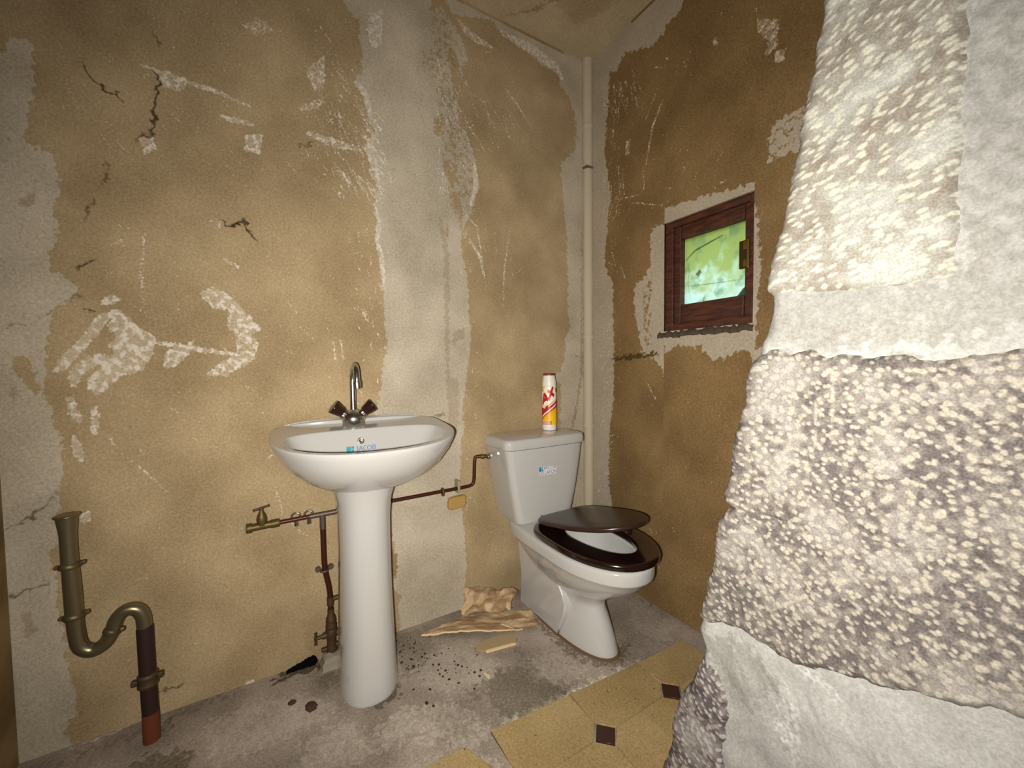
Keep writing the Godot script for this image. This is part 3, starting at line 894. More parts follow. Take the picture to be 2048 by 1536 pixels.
func build_stone_wall() -> void:
	edge = pv([1.320,1.712, 1.313,1.668, 1.304,1.600, 1.295,1.571, 1.291,1.530, 1.283,1.474, 1.276,1.433, 1.269,1.373, 1.258,1.331, 1.249,1.297, 1.241,1.251, 1.233,1.205, 1.227,1.172, 1.215,1.139, 1.206,1.090, 1.194,1.029, 1.181,0.966, 1.172,0.902, 1.159,0.841, 1.157,0.813, 1.169,0.800, 1.154,0.773, 1.143,0.760, 1.136,0.719, 1.130,0.661, 1.121,0.611, 1.108,0.553, 1.090,0.492, 1.102,0.462, 1.102,0.406, 1.084,0.357, 1.050,0.300, 1.037,0.246, 1.027,0.168, 1.013,0.097])
	var lump := noise(FastNoiseLite.TYPE_SIMPLEX, 9.0, 3, 4)
	var fine := noise(FastNoiseLite.TYPE_SIMPLEX, 60.0, 4, 3)
	# colour of the pointing
	var cm := Canvas.new(0.9, 1.8, 0.0, 2.0, 560.0, true)
	cm.poly(0, [1.199,1.269, 1.556,1.212, 1.558,1.151, 1.475,1.125, 1.362,1.123, 1.201,1.140], 0.75)
	cm.poly(0, [1.098,0.495, 1.209,0.527, 1.266,0.473, 1.191,0.376, 1.123,0.429], 0.9)
	cm.poly(0, [1.482,1.587, 1.546,1.572, 1.556,1.200, 1.491,1.212], 0.5)
	cm.line(3, [1.229,1.177, 1.319,1.153, 1.399,1.156, 1.449,1.163], 0.012, 0.4)
	cm.line(3, [1.267,0.374, 1.302,0.349], 0.02, 0.5)
	cm.poly(3, [1.485,1.268, 1.498,1.291, 1.504,1.223, 1.491,1.212], 0.35)
	var rng := RandomNumberGenerator.new()
	rng.seed = 15
	cm.ticks(2, rng, 1.3, 1.2, 0.2, 0.06, 60, 10, 0.005, 0.003, 0.4)
	cm.ticks(2, rng, 1.5, 1.3, 0.05, 0.2, 50, 10, 0.005, 0.003, 0.35)
	cm.ticks(2, rng, 1.3, 0.35, 0.2, 0.12, 90, 30, 0.005, 0.003, 0.35)
	cm.line(1, [1.267,0.374, 1.279,0.463, 1.294,0.341], 0.04, 0.6)
	cm.line(1, [1.265,0.562, 1.315,0.545, 1.359,0.522], 0.03, 0.6)
	var look := {"base_a": Color8(150, 147, 143), "base_b": Color8(170, 168, 163), "coat_a": Color8(138, 136, 130), "coat_b": Color8(150, 148, 141), "scuff": Color8(186, 184, 180), "dark": Color8(92, 84, 76), "stain": Color8(120, 110, 98), "warp": 0.03, "seed": 131, "grain": 10, "relief": 0.25}
	mats.mortar = cm.bake(look)
	var v := PackedVector3Array()
	var uv := PackedVector2Array()
	var idx := PackedInt32Array()
	var us := []
	for k in 5:
		us.append(-0.6 + 0.12 * k)
	for k in 101:
		us.append(-0.04 + 0.0062 * k)
	us.append_array([0.7, 1.0, 1.6])
	var rows := 200
	for j in rows + 1:
		var y := -0.02 + (H_CEIL + 0.04) * j / rows
		for u in us:
			var o := lump.get_noise_2d(u, y) * 0.006 + fine.get_noise_2d(u, y) * 0.0018
			var q := skin(u, y, o if u > -0.5 and u < 0.65 else 0.0)
			q.x = minf(q.x, 0.0)
			v.append(q)
			uv.append(cm.uv(q.z - maxf(0.0, -u), y))
	var row := us.size()
	for j in rows:
		for i in row - 1:
			var a := j * row + i
			idx.append_array([a, a + 1, a + row, a + 1, a + row + 1, a + row])
	# close the body behind
	var back := v.size()
	for j in rows + 1:
		var y: float = v[j * row].y
		v.append(Vector3(0.0, y, v[j * row + row - 1].z))
		uv.append(Vector2(0.5, 0.5))
	for j in rows:
		var a := j * row
		var b := a + row - 1
		idx.append_array([b, back + j, b + row, back + j, back + j + 1, b + row])
		idx.append_array([a, a + row, back + j, back + j, a + row, back + j + 1])
	var wall := struct("wall_jamb", make_mesh(v, idx, uv), mats.mortar, "thick wall of dressed stones and pale mortar close by on the right", "wall")
	# the dressed stones: [lower edge, upper edge, right end, kind]; edges are (z, y) lines on the wall's face
	var stones := [
		[[1.200,1.229, 1.263,1.229, 1.360,1.217, 1.432,1.215, 1.486,1.217], [1.318,1.976, 1.395,1.892, 1.486,1.793], 0, 0.012],
		[[1.143,0.779, 1.175,0.789, 1.261,0.791, 1.361,0.789, 1.430,0.801, 1.551,0.830, 1.631,0.848], [1.201,1.126, 1.289,1.130, 1.393,1.122, 1.475,1.112, 1.543,1.121, 1.623,1.133], 1, 0.010],
		[[1.073,0.504, 1.122,0.518, 1.189,0.545, 1.299,0.540, 1.434,0.590, 1.556,0.635, 1.637,0.664], [1.143,0.785, 1.185,0.807, 1.261,0.822, 1.361,0.825, 1.429,0.835, 1.550,0.858, 1.630,0.873], 1, 0.010],
		[[0.976,-0.086, 1.150,0.092], [1.060,0.405, 1.099,0.434, 1.142,0.441, 1.172,0.361], 2, 0.009],
	]
	for s in stones:
		stone(wall, pv(s[0]), pv(s[1]), s[2], s[3], lump)


func along(line_: PackedVector2Array, s: float) -> Vector2:
	var z := lerpf(line_[0].x, line_[-1].x, s)
	for i in line_.size() - 1:
		if z <= line_[i + 1].x or i == line_.size() - 2:
			return Vector2(z, lerpf(line_[i].y, line_[i + 1].y, clampf((z - line_[i].x) / maxf(line_[i + 1].x - line_[i].x, 1e-4), 0.0, 1.0)))
	return line_[-1]


func stone(wall: Node3D, low: PackedVector2Array, high: PackedVector2Array, kind: int, proud: float, lump: FastNoiseLite) -> void:
	var key := "stone_%d" % kind
	if not mats.has(key):
		mats[key] = stone_mat(kind)
	var peck := pecks(kind)
	var cov := noise(FastNoiseLite.TYPE_SIMPLEX, 14.0, 40 + kind, 3)
	var step := 0.0038
	var arc := 0.022 * PI / 2
	var ymid := (low[0].y + high[0].y) / 2
	var nx := int((maxf(high[-1].x, low[-1].x) - edge_z(ymid)) / step) + 14
	var ny := int((high[high.size() / 2].y - low[low.size() / 2].y) / step)
	var v := PackedVector3Array()
	var uv := PackedVector2Array()
	var idx := PackedInt32Array()
	for j in ny + 1:
		var t := float(j) / ny
		for i in nx + 1:
			var s := float(i) / nx
			var a := along(low, s)
			var b := along(high, s)
			var y := lerpf(a.y, b.y, t)
			var zr := lerpf(low[-1].x, high[-1].x, t)
			var u0 := -0.035
			var u1 := zr - edge_z(y) - 0.022 + arc
			var u := lerpf(u0, u1, s)
			var rim := minf(minf(t * ny, (1.0 - t) * ny) * step, (1.0 - s) * nx * step)
			rim += cov.get_noise_2d(u, y) * (0.004 if kind == 0 else 0.010)
			var o := proud * smoothstep(0.0, 0.02, rim) - 0.007 * (1.0 - smoothstep(-0.004, 0.014, rim))
			var z := edge_z(y) + u
			o += lump.get_noise_2d(u, y) * 0.006 + peck_at(peck, kind, z, y) * (0.0014 if kind == 0 else 0.0016) * smoothstep(0.0, 0.02, rim)
			v.append(skin(u, y, o))
			uv.append(Vector2((z - 0.8) / 0.9, (STONE_TOP[kind] - y) / 0.9))
	var row := nx + 1
	for j in ny:
		for i in nx:
			var a := j * row + i
			idx.append_array([a, a + 1, a + row, a + 1, a + row + 1, a + row])
	var m := make_mesh(v, idx, uv, false)
	part("stone", m, mats[key], wall)


func pecks(kind: int) -> FastNoiseLite:
	var n := FastNoiseLite.new()
	n.noise_type = FastNoiseLite.TYPE_CELLULAR
	n.seed = 7 + kind
	n.frequency = 1.0
	n.cellular_return_type = FastNoiseLite.RETURN_DISTANCE
	n.fractal_type = FastNoiseLite.FRACTAL_NONE
	n.domain_warp_enabled = kind > 0
	n.domain_warp_amplitude = 0.5
	n.domain_warp_frequency = 0.7
	return n


# 1 on the tip of a tool mark, 0 between
func peck_at(n: FastNoiseLite, kind: int, z: float, y: float) -> float:
	if kind == 0:
		# rows of longish pecks running up to the right
		var d := n.get_noise_2d((z * 0.92 + y * 0.38) * 46.0, (y * 0.92 - z * 0.38) * 92.0)
		return clampf((0.52 - (d + 1.0)) * 2.6, 0.0, 1.0)
	var e := n.get_noise_2d(z * 74.0 + y * 12.0, y * 84.0)
	return clampf((0.56 - (e + 1.0)) * 2.4, 0.0, 1.0)


func stone_mat(kind: int) -> StandardMaterial3D:
	var n := 900
	var rgb := PackedByteArray()
	rgb.resize(n * n * 3)
	var peck := pecks(kind)
	var big := noise(FastNoiseLite.TYPE_SIMPLEX, 6.0, 60 + kind, 4)
	var mid := noise(FastNoiseLite.TYPE_SIMPLEX, 34.0, 61 + kind, 3)
	var tiny := noise(FastNoiseLite.TYPE_SIMPLEX, 210.0, 62 + kind, 2)
	var ground: Color = [Color8(150, 147, 138), Color8(124, 117, 110), Color8(112, 104, 102)][kind]
	var deep: Color = [Color8(132, 123, 112), Color8(92, 85, 83), Color8(82, 75, 76)][kind]
	var tip: Color = [Color8(182, 179, 163), Color8(158, 150, 136), Color8(160, 152, 144)][kind]
	var wash: Color = [Color8(172, 172, 166), Color8(148, 143, 138), Color8(150, 146, 142)][kind]
	# lime drips and tool scores
	var marks := Canvas.new(0.8, 1.7, STONE_TOP[kind] - 0.9, STONE_TOP[kind], 1000.0, true)
	if kind == 1:
		for s in [[1.354,1.094, 1.357,1.040, 1.354,0.955], [1.332,1.064, 1.332,0.951], [1.316,0.984, 1.321,0.896, 1.325,0.843], [1.290,1.054, 1.296,1.009, 1.309,0.965], [1.249,0.859, 1.272,0.912, 1.296,0.963], [1.224,0.822, 1.260,0.876, 1.292,0.917], [1.366,0.886, 1.404,0.924, 1.443,0.959], [1.282,0.830, 1.285,0.887, 1.292,0.926], [1.304,0.689, 1.356,0.723, 1.407,0.755], [1.264,0.625, 1.312,0.674, 1.369,0.725], [1.510,0.793, 1.531,0.820, 1.551,0.851], [1.272,0.639, 1.273,0.703]]:
			marks.line(1, s, 0.007, 0.9)
	marks.m[1].resize(450, 450)
	marks.m[1].resize(n, n)
	for j in n:
		var y: float = STONE_TOP[kind] - 0.9 * (j + 0.5) / n
		for i in n:
			var z := 0.8 + 0.9 * (i + 0.5) / n
			var k := peck_at(peck, kind, z, y)
			var g := big.get_noise_2d(z, y)
			var h := mid.get_noise_2d(z, y)
			var c := ground.lerp(deep, clampf(0.35 - g * 0.9 - h * (0.5 if kind == 0 else 1.1), 0.0, 1.0))
			c = c.lerp(tip, smoothstep(0.35, 0.85, k + h * 0.25 + g * 0.2))
			c = c.lerp(wash, clampf(g * 1.6 - 0.35, 0.0, 0.5))
			var lime := marks.m[1].get_pixel(i, j).r
			if lime > 0.0:
				c = c.lerp(tip, lime * clampf(0.55 + h * 1.2, 0.1, 0.9))
			var t := tiny.get_noise_2d(z, y) * 0.07
			var q := (j * n + i) * 3
			rgb[q] = clampi(int((c.r + t) * 255.0), 0, 255)
			rgb[q + 1] = clampi(int((c.g + t) * 255.0), 0, 255)
			rgb[q + 2] = clampi(int((c.b + t) * 255.0), 0, 255)
	var m := StandardMaterial3D.new()
	m.albedo_texture = ImageTexture.create_from_image(Image.create_from_data(n, n, false, Image.FORMAT_RGB8, rgb))
	m.roughness = 0.92
	m.metallic_specular = 0.25
	return m


# ---------------------------------------------------------------- window
func build_window() -> void:
	var wood := StandardMaterial3D.new()
	var n := noise(FastNoiseLite.TYPE_SIMPLEX, 0.02, 8, 4)
	var img := Image.create(256, 256, false, Image.FORMAT_RGB8)
	for y in 256:
		for x in 256:
			var t := clampf(n.get_noise_2d(x * 0.35, y * 2.2) * 0.8 + 0.5, 0, 1)
			img.set_pixel(x, y, Color8(50, 24, 15).lerp(Color8(88, 44, 27), t))
	wood.albedo_texture = ImageTexture.create_from_image(img)
	wood.roughness = 0.55
	wood.uv1_triplanar = true
	wood.uv1_scale = Vector3(4, 4, 4)
	var root := Node3D.new()
	root.name = "window_1"
	add_child(root)
	root.position = Vector3(0.05, 1.26, 0.67)
	tag(root, "small square window in a red-brown timber frame with a grimy green pane", "window", "", "structure")
	# fixed frame in the opening
	var z0 := 0.487
	var z1 := 0.862
	var y0 := 1.25
	var y1 := 1.715
	for r in [[z0, y0, z0 + 0.038, y1], [z1 - 0.018, y0, z1, y1], [z0 + 0.035, y1 - 0.028, z1 - 0.018, y1], [z0 + 0.035, y0, z1 - 0.018, y0 + 0.03]]:
		part("frame", block(Vector3(0.006, r[1], r[0]), Vector3(0.11, r[3], r[2])), wood, root)
	# the opening casement
	var a := z0 + 0.035
	var b := z1 - 0.018
	var c := y0 + 0.03
	var d := y1 - 0.028
	var pa := 0.556
	var pb := 0.820
	var pc := 1.358
	var pd := 1.634
	for r in [[a, c, pa, d], [pb, c, b, d], [pa, pd, pb, d], [pa, c, pb, pc]]:
		part("sash", block(Vector3(0.018, r[1], r[0] + 0.001), Vector3(0.09, r[3], r[2] - 0.001), 0.004), wood, root)
	# dirty pane, grown over with green, daylight behind
	var pane := StandardMaterial3D.new()
	var pn := noise(FastNoiseLite.TYPE_SIMPLEX, 0.011, 21, 4)
	var pm := noise(FastNoiseLite.TYPE_SIMPLEX, 0.05, 22, 3)
	var pi := Image.create(256, 256, false, Image.FORMAT_RGB8)
	for y in 256:
		for x in 256:
			var u := x / 256.0
			var w := y / 256.0
			var t := clampf(w * 1.7 - 0.62 + pn.get_noise_2d(x, y) * 0.7, 0.0, 1.0)
			var col := Color(0.66, 0.74, 0.40).lerp(Color(0.84, 0.95, 0.84), t)
			col = col.lerp(Color(0.46, 0.60, 0.40), clampf(pn.get_noise_2d(x * 1.1 + 90.0, y * 1.1) * 1.0 - 0.15 + (0.35 if u > 0.7 and w < 0.3 else 0.0), 0.0, 0.7))
			col = col.lerp(Color(0.25, 0.36, 0.18), clampf((0.07 - w) * 5.0, 0.0, 0.5))
			pi.set_pixel(x, y, col)
	var draw := Canvas.new(0.0, 1.0, 0.0, 1.0, 256.0, false)
	draw.line(2, [0.02, 0.34, 0.2, 0.22, 0.45, 0.16, 0.62, 0.12], 0.02, 0.6)
	draw.line(2, [0.02, 0.70, 0.4, 0.73, 0.98, 0.76], 0.008, 0.5)
	draw.poly(2, [0.2, 0.56, 0.27, 0.5, 0.3, 0.55, 0.25, 0.6], 0.55)
	draw.line(2, [0.06, 0.3, 0.1, 0.5, 0.08, 0.66, 0.12, 0.9], 0.01, 0.3)
	draw.poly(2, [0.82, 0.97, 0.9, 0.88, 1.0, 0.8, 1.0, 1.0, 0.82, 1.0], 0.8)
	draw.line(2, [0.33, 1.0, 0.345, 0.9], 0.02, 0.7)
	draw.poly(0, [0.92, 0.2, 1.0, 0.16, 1.0, 0.7, 0.94, 0.66], 0.5)
	draw.m[2].resize(128, 128)
	draw.m[2].resize(256, 256)
	for y in 256:
		for x in 256:
			var k := draw.m[2].get_pixel(x, y).r
			if k > 0.0:
				pi.set_pixel(x, y, pi.get_pixel(x, y).lerp(Color(0.10, 0.13, 0.04), k))
			if draw.m[0].get_pixel(x, y).r > 0.2 and pm.get_noise_2d(x * 2.0, y * 2.0) > 0.22:
				pi.set_pixel(x, y, Color(0.9, 0.95, 0.4))
	pane.albedo_texture = ImageTexture.create_from_image(pi)
	pane.roughness = 0.3
	pane.backlight_enabled = true
	pane.backlight = Color(1, 1, 1)
	var st := SurfaceTool.new()
	st.begin(Mesh.PRIMITIVE_TRIANGLES)
	st.set_smooth_group(-1)
	tri_quad(st, [Vector3(0.046, pd + 0.008, pa - 0.008), Vector3(0.046, pd + 0.008, pb + 0.008), Vector3(0.046, pc - 0.008, pb + 0.008), Vector3(0.046, pc - 0.008, pa - 0.008)], [Vector2(0, 0), Vector2(1, 0), Vector2(1, 1), Vector2(0, 1)], true)
	st.generate_normals()
	tag(part("pane", st.commit(), pane, root), "grimy pane with green growth, daylight behind", "")
	# brass hinge on the right stile
	var brass := flat_mat(Color8(150, 122, 62), 0.35, 0.9)
	var dark := flat_mat(Color8(60, 44, 22), 0.5, 0.4)
	var hz := 0.83
	var hinge := part("hinge", block(Vector3(0.008, 1.452, hz - 0.024), Vector3(0.02, 1.552, hz + 0.016), 0.001), dark, root)
	tag(hinge, "small brass hinge", "")
	part("hinge_knuckle", block(Vector3(0.0, 1.456, hz - 0.006), Vector3(0.01, 1.482, hz + 0.016), 0.002), brass, hinge)
	part("hinge_knuckle", block(Vector3(0.0, 1.518, hz - 0.006), Vector3(0.01, 1.546, hz + 0.016), 0.002), brass, hinge)
	part("hinge_pin", lathe([0.004, 1.45, 0.0045, 1.452, 0.0045, 1.55, 0.003, 1.552], Vector3(0.002, 0, hz + 0.012), Vector3.UP, 10), brass, hinge)
	# worn slate-grey sill
	var rough := noise(FastNoiseLite.TYPE_SIMPLEX, 14.0, 9, 3)
	var sill := sheet(func(u: float, w: float) -> Vector3:
		var z := lerpf(0.462, 0.866, u)
		var s := w * 0.13
		var lip := rough.get_noise_2d(z * 3.0, 3.0) * 0.010
		return Vector3(-0.012 + lip + s * 0.9, 1.245 + rough.get_noise_2d(z, w) * 0.005 + s * 0.16, z) if w > 0.12 else Vector3(-0.008 + lip, lerpf(1.222, 1.246, w / 0.12) + rough.get_noise_2d(z * 2.0, 1.0) * 0.006, z), 40, 14, 0.008)
	part("sill", sill, flat_mat(Color8(72, 58, 43), 0.9), root)
	# reveal outside, so that daylight comes straight in
	

# ---------------------------------------------------------------- toilet
func build_toilet() -> void:
	var ceramic := flat_mat(Color8(186, 183, 179), 0.12, 0.0, 0.5)
	ceramic.clearcoat_enabled = true
	ceramic.clearcoat = 0.6
	ceramic.clearcoat_roughness = 0.06
	mats.ceramic = ceramic
	var t := thing("toilet", Vector3(-0.405, 0, 0.35), "white close-coupled toilet with a dark wooden seat standing in the corner", "toilet")
	var cx := -0.405
	# pan: foot, waist, bowl, rim and the hollow inside, one skin
	var r := []
	r.append(egg(cx, 0.0, 0.10, 0.33, 0.588, 0.094, 3.0, 2.2))
	r.append(egg(cx, 0.012, 0.10, 0.33, 0.589, 0.095, 3.0, 2.2))
	r.append(egg(cx, 0.06, 0.10, 0.33, 0.572, 0.088, 3.0, 2.2))
	r.append(egg(cx, 0.12, 0.10, 0.33, 0.545, 0.080, 3.0, 2.2))
	r.append(egg(cx, 0.16, 0.10, 0.33, 0.520, 0.078, 3.0, 2.2))
	r.append(egg(cx, 0.19, 0.10, 0.34, 0.525, 0.084, 3.0, 2.2))
	r.append(egg(cx, 0.215, 0.10, 0.36, 0.555, 0.100, 3.0, 2.1))
	r.append(egg(cx, 0.25, 0.09, 0.39, 0.615, 0.128, 3.0, 2.1))
	r.append(egg(cx, 0.29, 0.08, 0.41, 0.672, 0.150, 3.5, 2.1))
	r.append(egg(cx, 0.325, 0.06, 0.43, 0.706, 0.163, 4.0, 2.1))
	r.append(egg(cx, 0.346, 0.04, 0.43, 0.722, 0.168, 4.5, 2.1))
	r.append(egg(cx, 0.351, 0.035, 0.43, 0.733, 0.176, 5.0, 2.1))
	r.append(egg(cx, 0.358, 0.03, 0.43, 0.736, 0.179, 5.0, 2.1))
	r.append(egg(cx, 0.39, 0.03, 0.43, 0.736, 0.179, 5.0, 2.1))
	r.append(egg(cx, 0.40, 0.034, 0.43, 0.732, 0.175, 5.0, 2.1))
	r.append(egg(cx, 0.404, 0.045, 0.43, 0.722, 0.166, 5.0, 2.1))
	r.append(egg(cx, 0.404, 0.31, 0.45, 0.690, 0.128, 2.2, 2.1))
	r.append(egg(cx, 0.396, 0.318, 0.45, 0.682, 0.120, 2.2, 2.1))
	r.append(egg(cx, 0.36, 0.315, 0.45, 0.685, 0.123, 2.2, 2.1))
	r.append(egg(cx, 0.30, 0.33, 0.45, 0.65, 0.105, 2.1, 2.1))
	r.append(egg(cx, 0.24, 0.36, 0.46, 0.58, 0.07, 2.0, 2.0))
	r.append(egg(cx, 0.20, 0.40, 0.47, 0.54, 0.045, 2.0, 2.0))
	part("pan", loft(r), ceramic, t)
	# the outlet casing behind the foot: flat cheeks, seen from the side
	var cheek := pv([0.075, 0.0, 0.085, 0.13, 0.055, 0.30, 0.05, 0.345, 0.20, 0.345, 0.315, 0.30, 0.345, 0.255, 0.40, 0.19, 0.425, 0.145, 0.412, 0.09, 0.385, 0.03, 0.375, 0.0])
	var rc := []
	for e in [[-0.098, 0.94], [-0.091, 1.0], [0.091, 1.0], [0.098, 0.94]]:
		var ring := PackedVector3Array()
		for q in cheek:
			var s: float = e[1]
			ring.append(Vector3(cx + e[0], 0.0 if q.y < 0.001 else 0.17 + (q.y - 0.17) * s, 0.23 + (q.x - 0.23) * s))
		rc.append(ring)
	part("outlet_casing", loft(rc), ceramic, t)
	# grime where it meets the floor
	var rg := [egg(cx, 0.0, 0.07, 0.33, 0.598, 0.104, 3.0, 2.2), egg(cx, 0.004, 0.075, 0.33, 0.594, 0.100, 3.0, 2.2), egg(cx, 0.008, 0.085, 0.33, 0.588, 0.092, 3.0, 2.2)]
	part("sealant", loft(rg, false, true), flat_mat(Color8(96, 72, 48), 0.9), t)
	# cistern
	var tx := -0.423
	var tr := []
	for e in [[0.403, 0.140, 0.094], [0.408, 0.148, 0.186], [0.415, 0.152, 0.190], [0.45, 0.160, 0.193], [0.55, 0.180, 0.197], [0.65, 0.197, 0.2], [0.735, 0.209, 0.202], [0.742, 0.209, 0.202]]:
		tr.append(tank_ring(tx, e[0], e[1], e[2]))
	tr[0] = tank_ring(tx, 0.403, 0.142, 0.18)
	part("cistern", loft(tr), ceramic, t)
	var lr := [tank_ring(tx, 0.744, 0.213, 0.204), tank_ring(tx, 0.748, 0.219, 0.209), tank_ring(tx, 0.772, 0.219, 0.209), tank_ring(tx, 0.784, 0.216, 0.206), tank_ring(tx, 0.790, 0.205, 0.198), tank_ring(tx, 0.795, 0.15, 0.17)]
	for k in lr[5].size():
		lr[5][k] = Vector3(tx + (lr[5][k].x - tx), 0.797, 0.1 + (lr[5][k].z - 0.1) * 0.7)
	part("cistern_lid", loft(lr), ceramic, t)
	# maker's sticker: small square mark and two lines of lettering
	var blue := flat_mat(Color8(36, 84, 160), 0.5)
	var teal := flat_mat(Color8(20, 122, 168), 0.5)
	var zf := 0.2062
	var sticker := part("sticker", block(Vector3(-0.474, 0.618, zf - 0.002), Vector3(-0.378, 0.657, zf + 0.0005), 0.0002), flat_mat(Color8(222, 218, 212), 0.5), t)
	tag(sticker, "small white maker's sticker with blue lettering", "")
	logo_mark(sticker, Vector3(-0.4655, 0.6465, zf + 0.001), 0.0095, teal)
	letters("lettering", "JACOB", Vector3(-0.4545, 0.6395, zf + 0.0008), 0.018, 0.074, blue, sticker)
	letters("lettering", "DELAFON", Vector3(-0.473, 0.6205, zf + 0.0008), 0.017, 0.093, blue, sticker)
	# seat ring and lid
	var wood := flat_mat(Color8(28, 13, 10), 0.16, 0.0, 0.5)
	wood.clearcoat_enabled = true
	wood.clearcoat = 0.8
	wood.clearcoat_roughness = 0.1
	var sr := []
	for e in [[0.412, -0.006], [0.409, -0.001], [0.413, 0.004], [0.424, 0.006], [0.433, 0.003], [0.437, -0.004]]:
		sr.append(egg(cx + 0.008, e[0], 0.245 - e[1], 0.455, 0.742 + e[1], 0.182 + e[1], 4.0, 2.15))
	for e in [[0.437, 0.006], [0.433, 0.0], [0.424, -0.003], [0.413, 0.0], [0.411, 0.006]]:
		sr.append(egg(cx + 0.012, e[0], 0.342 - e[1], 0.47, 0.664 + e[1], 0.101 + e[1], 2.2, 2.1))
	sr.append(sr[0])
	tag(part("seat", loft(sr, false, false), wood, t), "dark varnished wooden seat ring", "")
	var lid_wood := flat_mat(Color8(48, 31, 23), 0.3, 0.0, 0.5)
	var lid := []
	var hinge := Vector3(0, 0.447, 0.25)
	for e in [[-0.008, -0.008], [-0.009, -0.002], [-0.004, 0.001], [0.004, 0.001], [0.009, -0.004], [0.0105, -0.02], [0.0125, -0.07]]:
		var ring := egg(cx + 0.016, 0.0, 0.24 - e[1] * 0.6, 0.44, 0.70 + e[1], 0.164 + e[1], 4.0, 2.2)
		for k in ring.size():
			var q := Vector3(ring[k].x, 0.0, ring[k].z - hinge.z).rotated(Vector3.RIGHT, deg_to_rad(-12.0))
			ring[k] = q + Vector3(0.0, hinge.y + e[0], hinge.z)
		lid.append(ring)
	tag(part("seat_lid", loft(lid), lid_wood, t), "dark wooden lid propped slightly open", "")
	var knob := Vector3(-0.405, 0.52, 0.64)
	part("bumper", lathe([0.009, 0.0, 0.0105, 0.004, 0.009, 0.014, 0.004, 0.017], Vector3(cx + 0.0, 0.521, 0.665), Vector3(0, -1, -0.2), 14), flat_mat(Color8(24, 16, 14), 0.2), t)
	for s in [-1, 1]:
		part("hinge_post", lathe([0.013, 0.404, 0.013, 0.42, 0.009, 0.424, 0.009, 0.446, 0.006, 0.449], Vector3(cx + s * 0.075, 0, 0.235), Vector3.UP, 14), flat_mat(Color8(60, 40, 30), 0.4), t)


func tank_ring(cx: float, y: float, hw: float, zf: float) -> PackedVector3Array:
	var o := PackedVector3Array()
	var zb := 0.012
	var r := 0.03
	# gently bowed front
	for k in 9:
		var x := lerpf(hw - r, -(hw - r), k / 8.0)
		o.append(Vector3(cx + x, y, zf + 0.006 * (1.0 - pow(x / hw, 2.0))))
	for k in range(1, 6):
		var t := PI / 2 + PI / 2 * k / 6.0
		o.append(Vector3(cx - hw + r + r * cos(t), y, zf - r + r * sin(t)))
	o.append(Vector3(cx - hw, y, zf - r - 0.01))
	o.append(Vector3(cx - hw, y, zb + 0.004))
	o.append(Vector3(cx - hw + 0.004, y, zb))
	o.append(Vector3(cx + hw - 0.004, y, zb))
	o.append(Vector3(cx + hw, y, zb + 0.004))
	o.append(Vector3(cx + hw, y, zf - r - 0.01))
	for k in range(0, 6):
		var t := PI / 2 * k / 6.0
		o.append(Vector3(cx + hw - r + r * cos(t), y, zf - r + r * sin(t)))
	return o


func logo_mark(parent: Node3D, at: Vector3, s: float, mat: Material) -> void:
	var l := [block(at + Vector3(-s, -s, -0.0005), at + Vector3(s * 0.15, s, 0.0004), 0.0001), block(at + Vector3(s * 0.35, -s, -0.0005), at + Vector3(s, s * 0.1, 0.0004), 0.0001), block(at + Vector3(s * 0.35, s * 0.35, -0.0005), at + Vector3(s, s, 0.0004), 0.0001)]
	part("emblem", joined(l), mat, parent)


# raised flat lettering of a given height, squeezed to a width, facing +z
func letters(called: String, text: String, at: Vector3, height: float, width: float, mat: Material, parent: Node3D) -> MeshInstance3D:
	var tm := TextMesh.new()
	tm.text = text
	var f := SystemFont.new()
	f.font_names = PackedStringArray(["Droid Sans"])
	tm.font = f
	tm.font_size = 32
	tm.pixel_size = 0.01
	tm.depth = 0.0
	tm.horizontal_alignment = HORIZONTAL_ALIGNMENT_LEFT
	var arr := tm.surface_get_arrays(0)
	var v: PackedVector3Array = arr[Mesh.ARRAY_VERTEX]
	var lo := Vector3(1e9, 1e9, 0)
	var hi := Vector3(-1e9, -1e9, 0)
	for q in v:
		lo = lo.min(q)
		hi = hi.max(q)
	for i in v.size():
		v[i] = at + Vector3((v[i].x - lo.x) / (hi.x - lo.x) * width, (v[i].y - lo.y) / (hi.y - lo.y) * height, 0.0)
	arr[Mesh.ARRAY_VERTEX] = v
	var m := ArrayMesh.new()
	m.add_surface_from_arrays(Mesh.PRIMITIVE_TRIANGLES, arr)
	return part(called, m, mat, parent)


# ---------------------------------------------------------------- washbasin
func basin_ring(k: float, drop: float, grow := 0.0) -> PackedVector3Array:
	# k scales the outline about the middle of the back half
	var c := Vector2(-1.196, 0.16)
	var hw := 0.294 + grow
	var o := egg(c.x, 0.0, 0.003 if k > 0.98 else 0.003, 0.2, 0.485 + grow, hw, 5.0, 2.25, 72)
	for i in o.size():
		var x := c.x + (o[i].x - c.x) * k
		var z := c.y + (o[i].z - c.y) * k
		z = maxf(z, 0.003)
		o[i] = Vector3(x, 0.905 - 0.085 * z - drop, z)
	return o


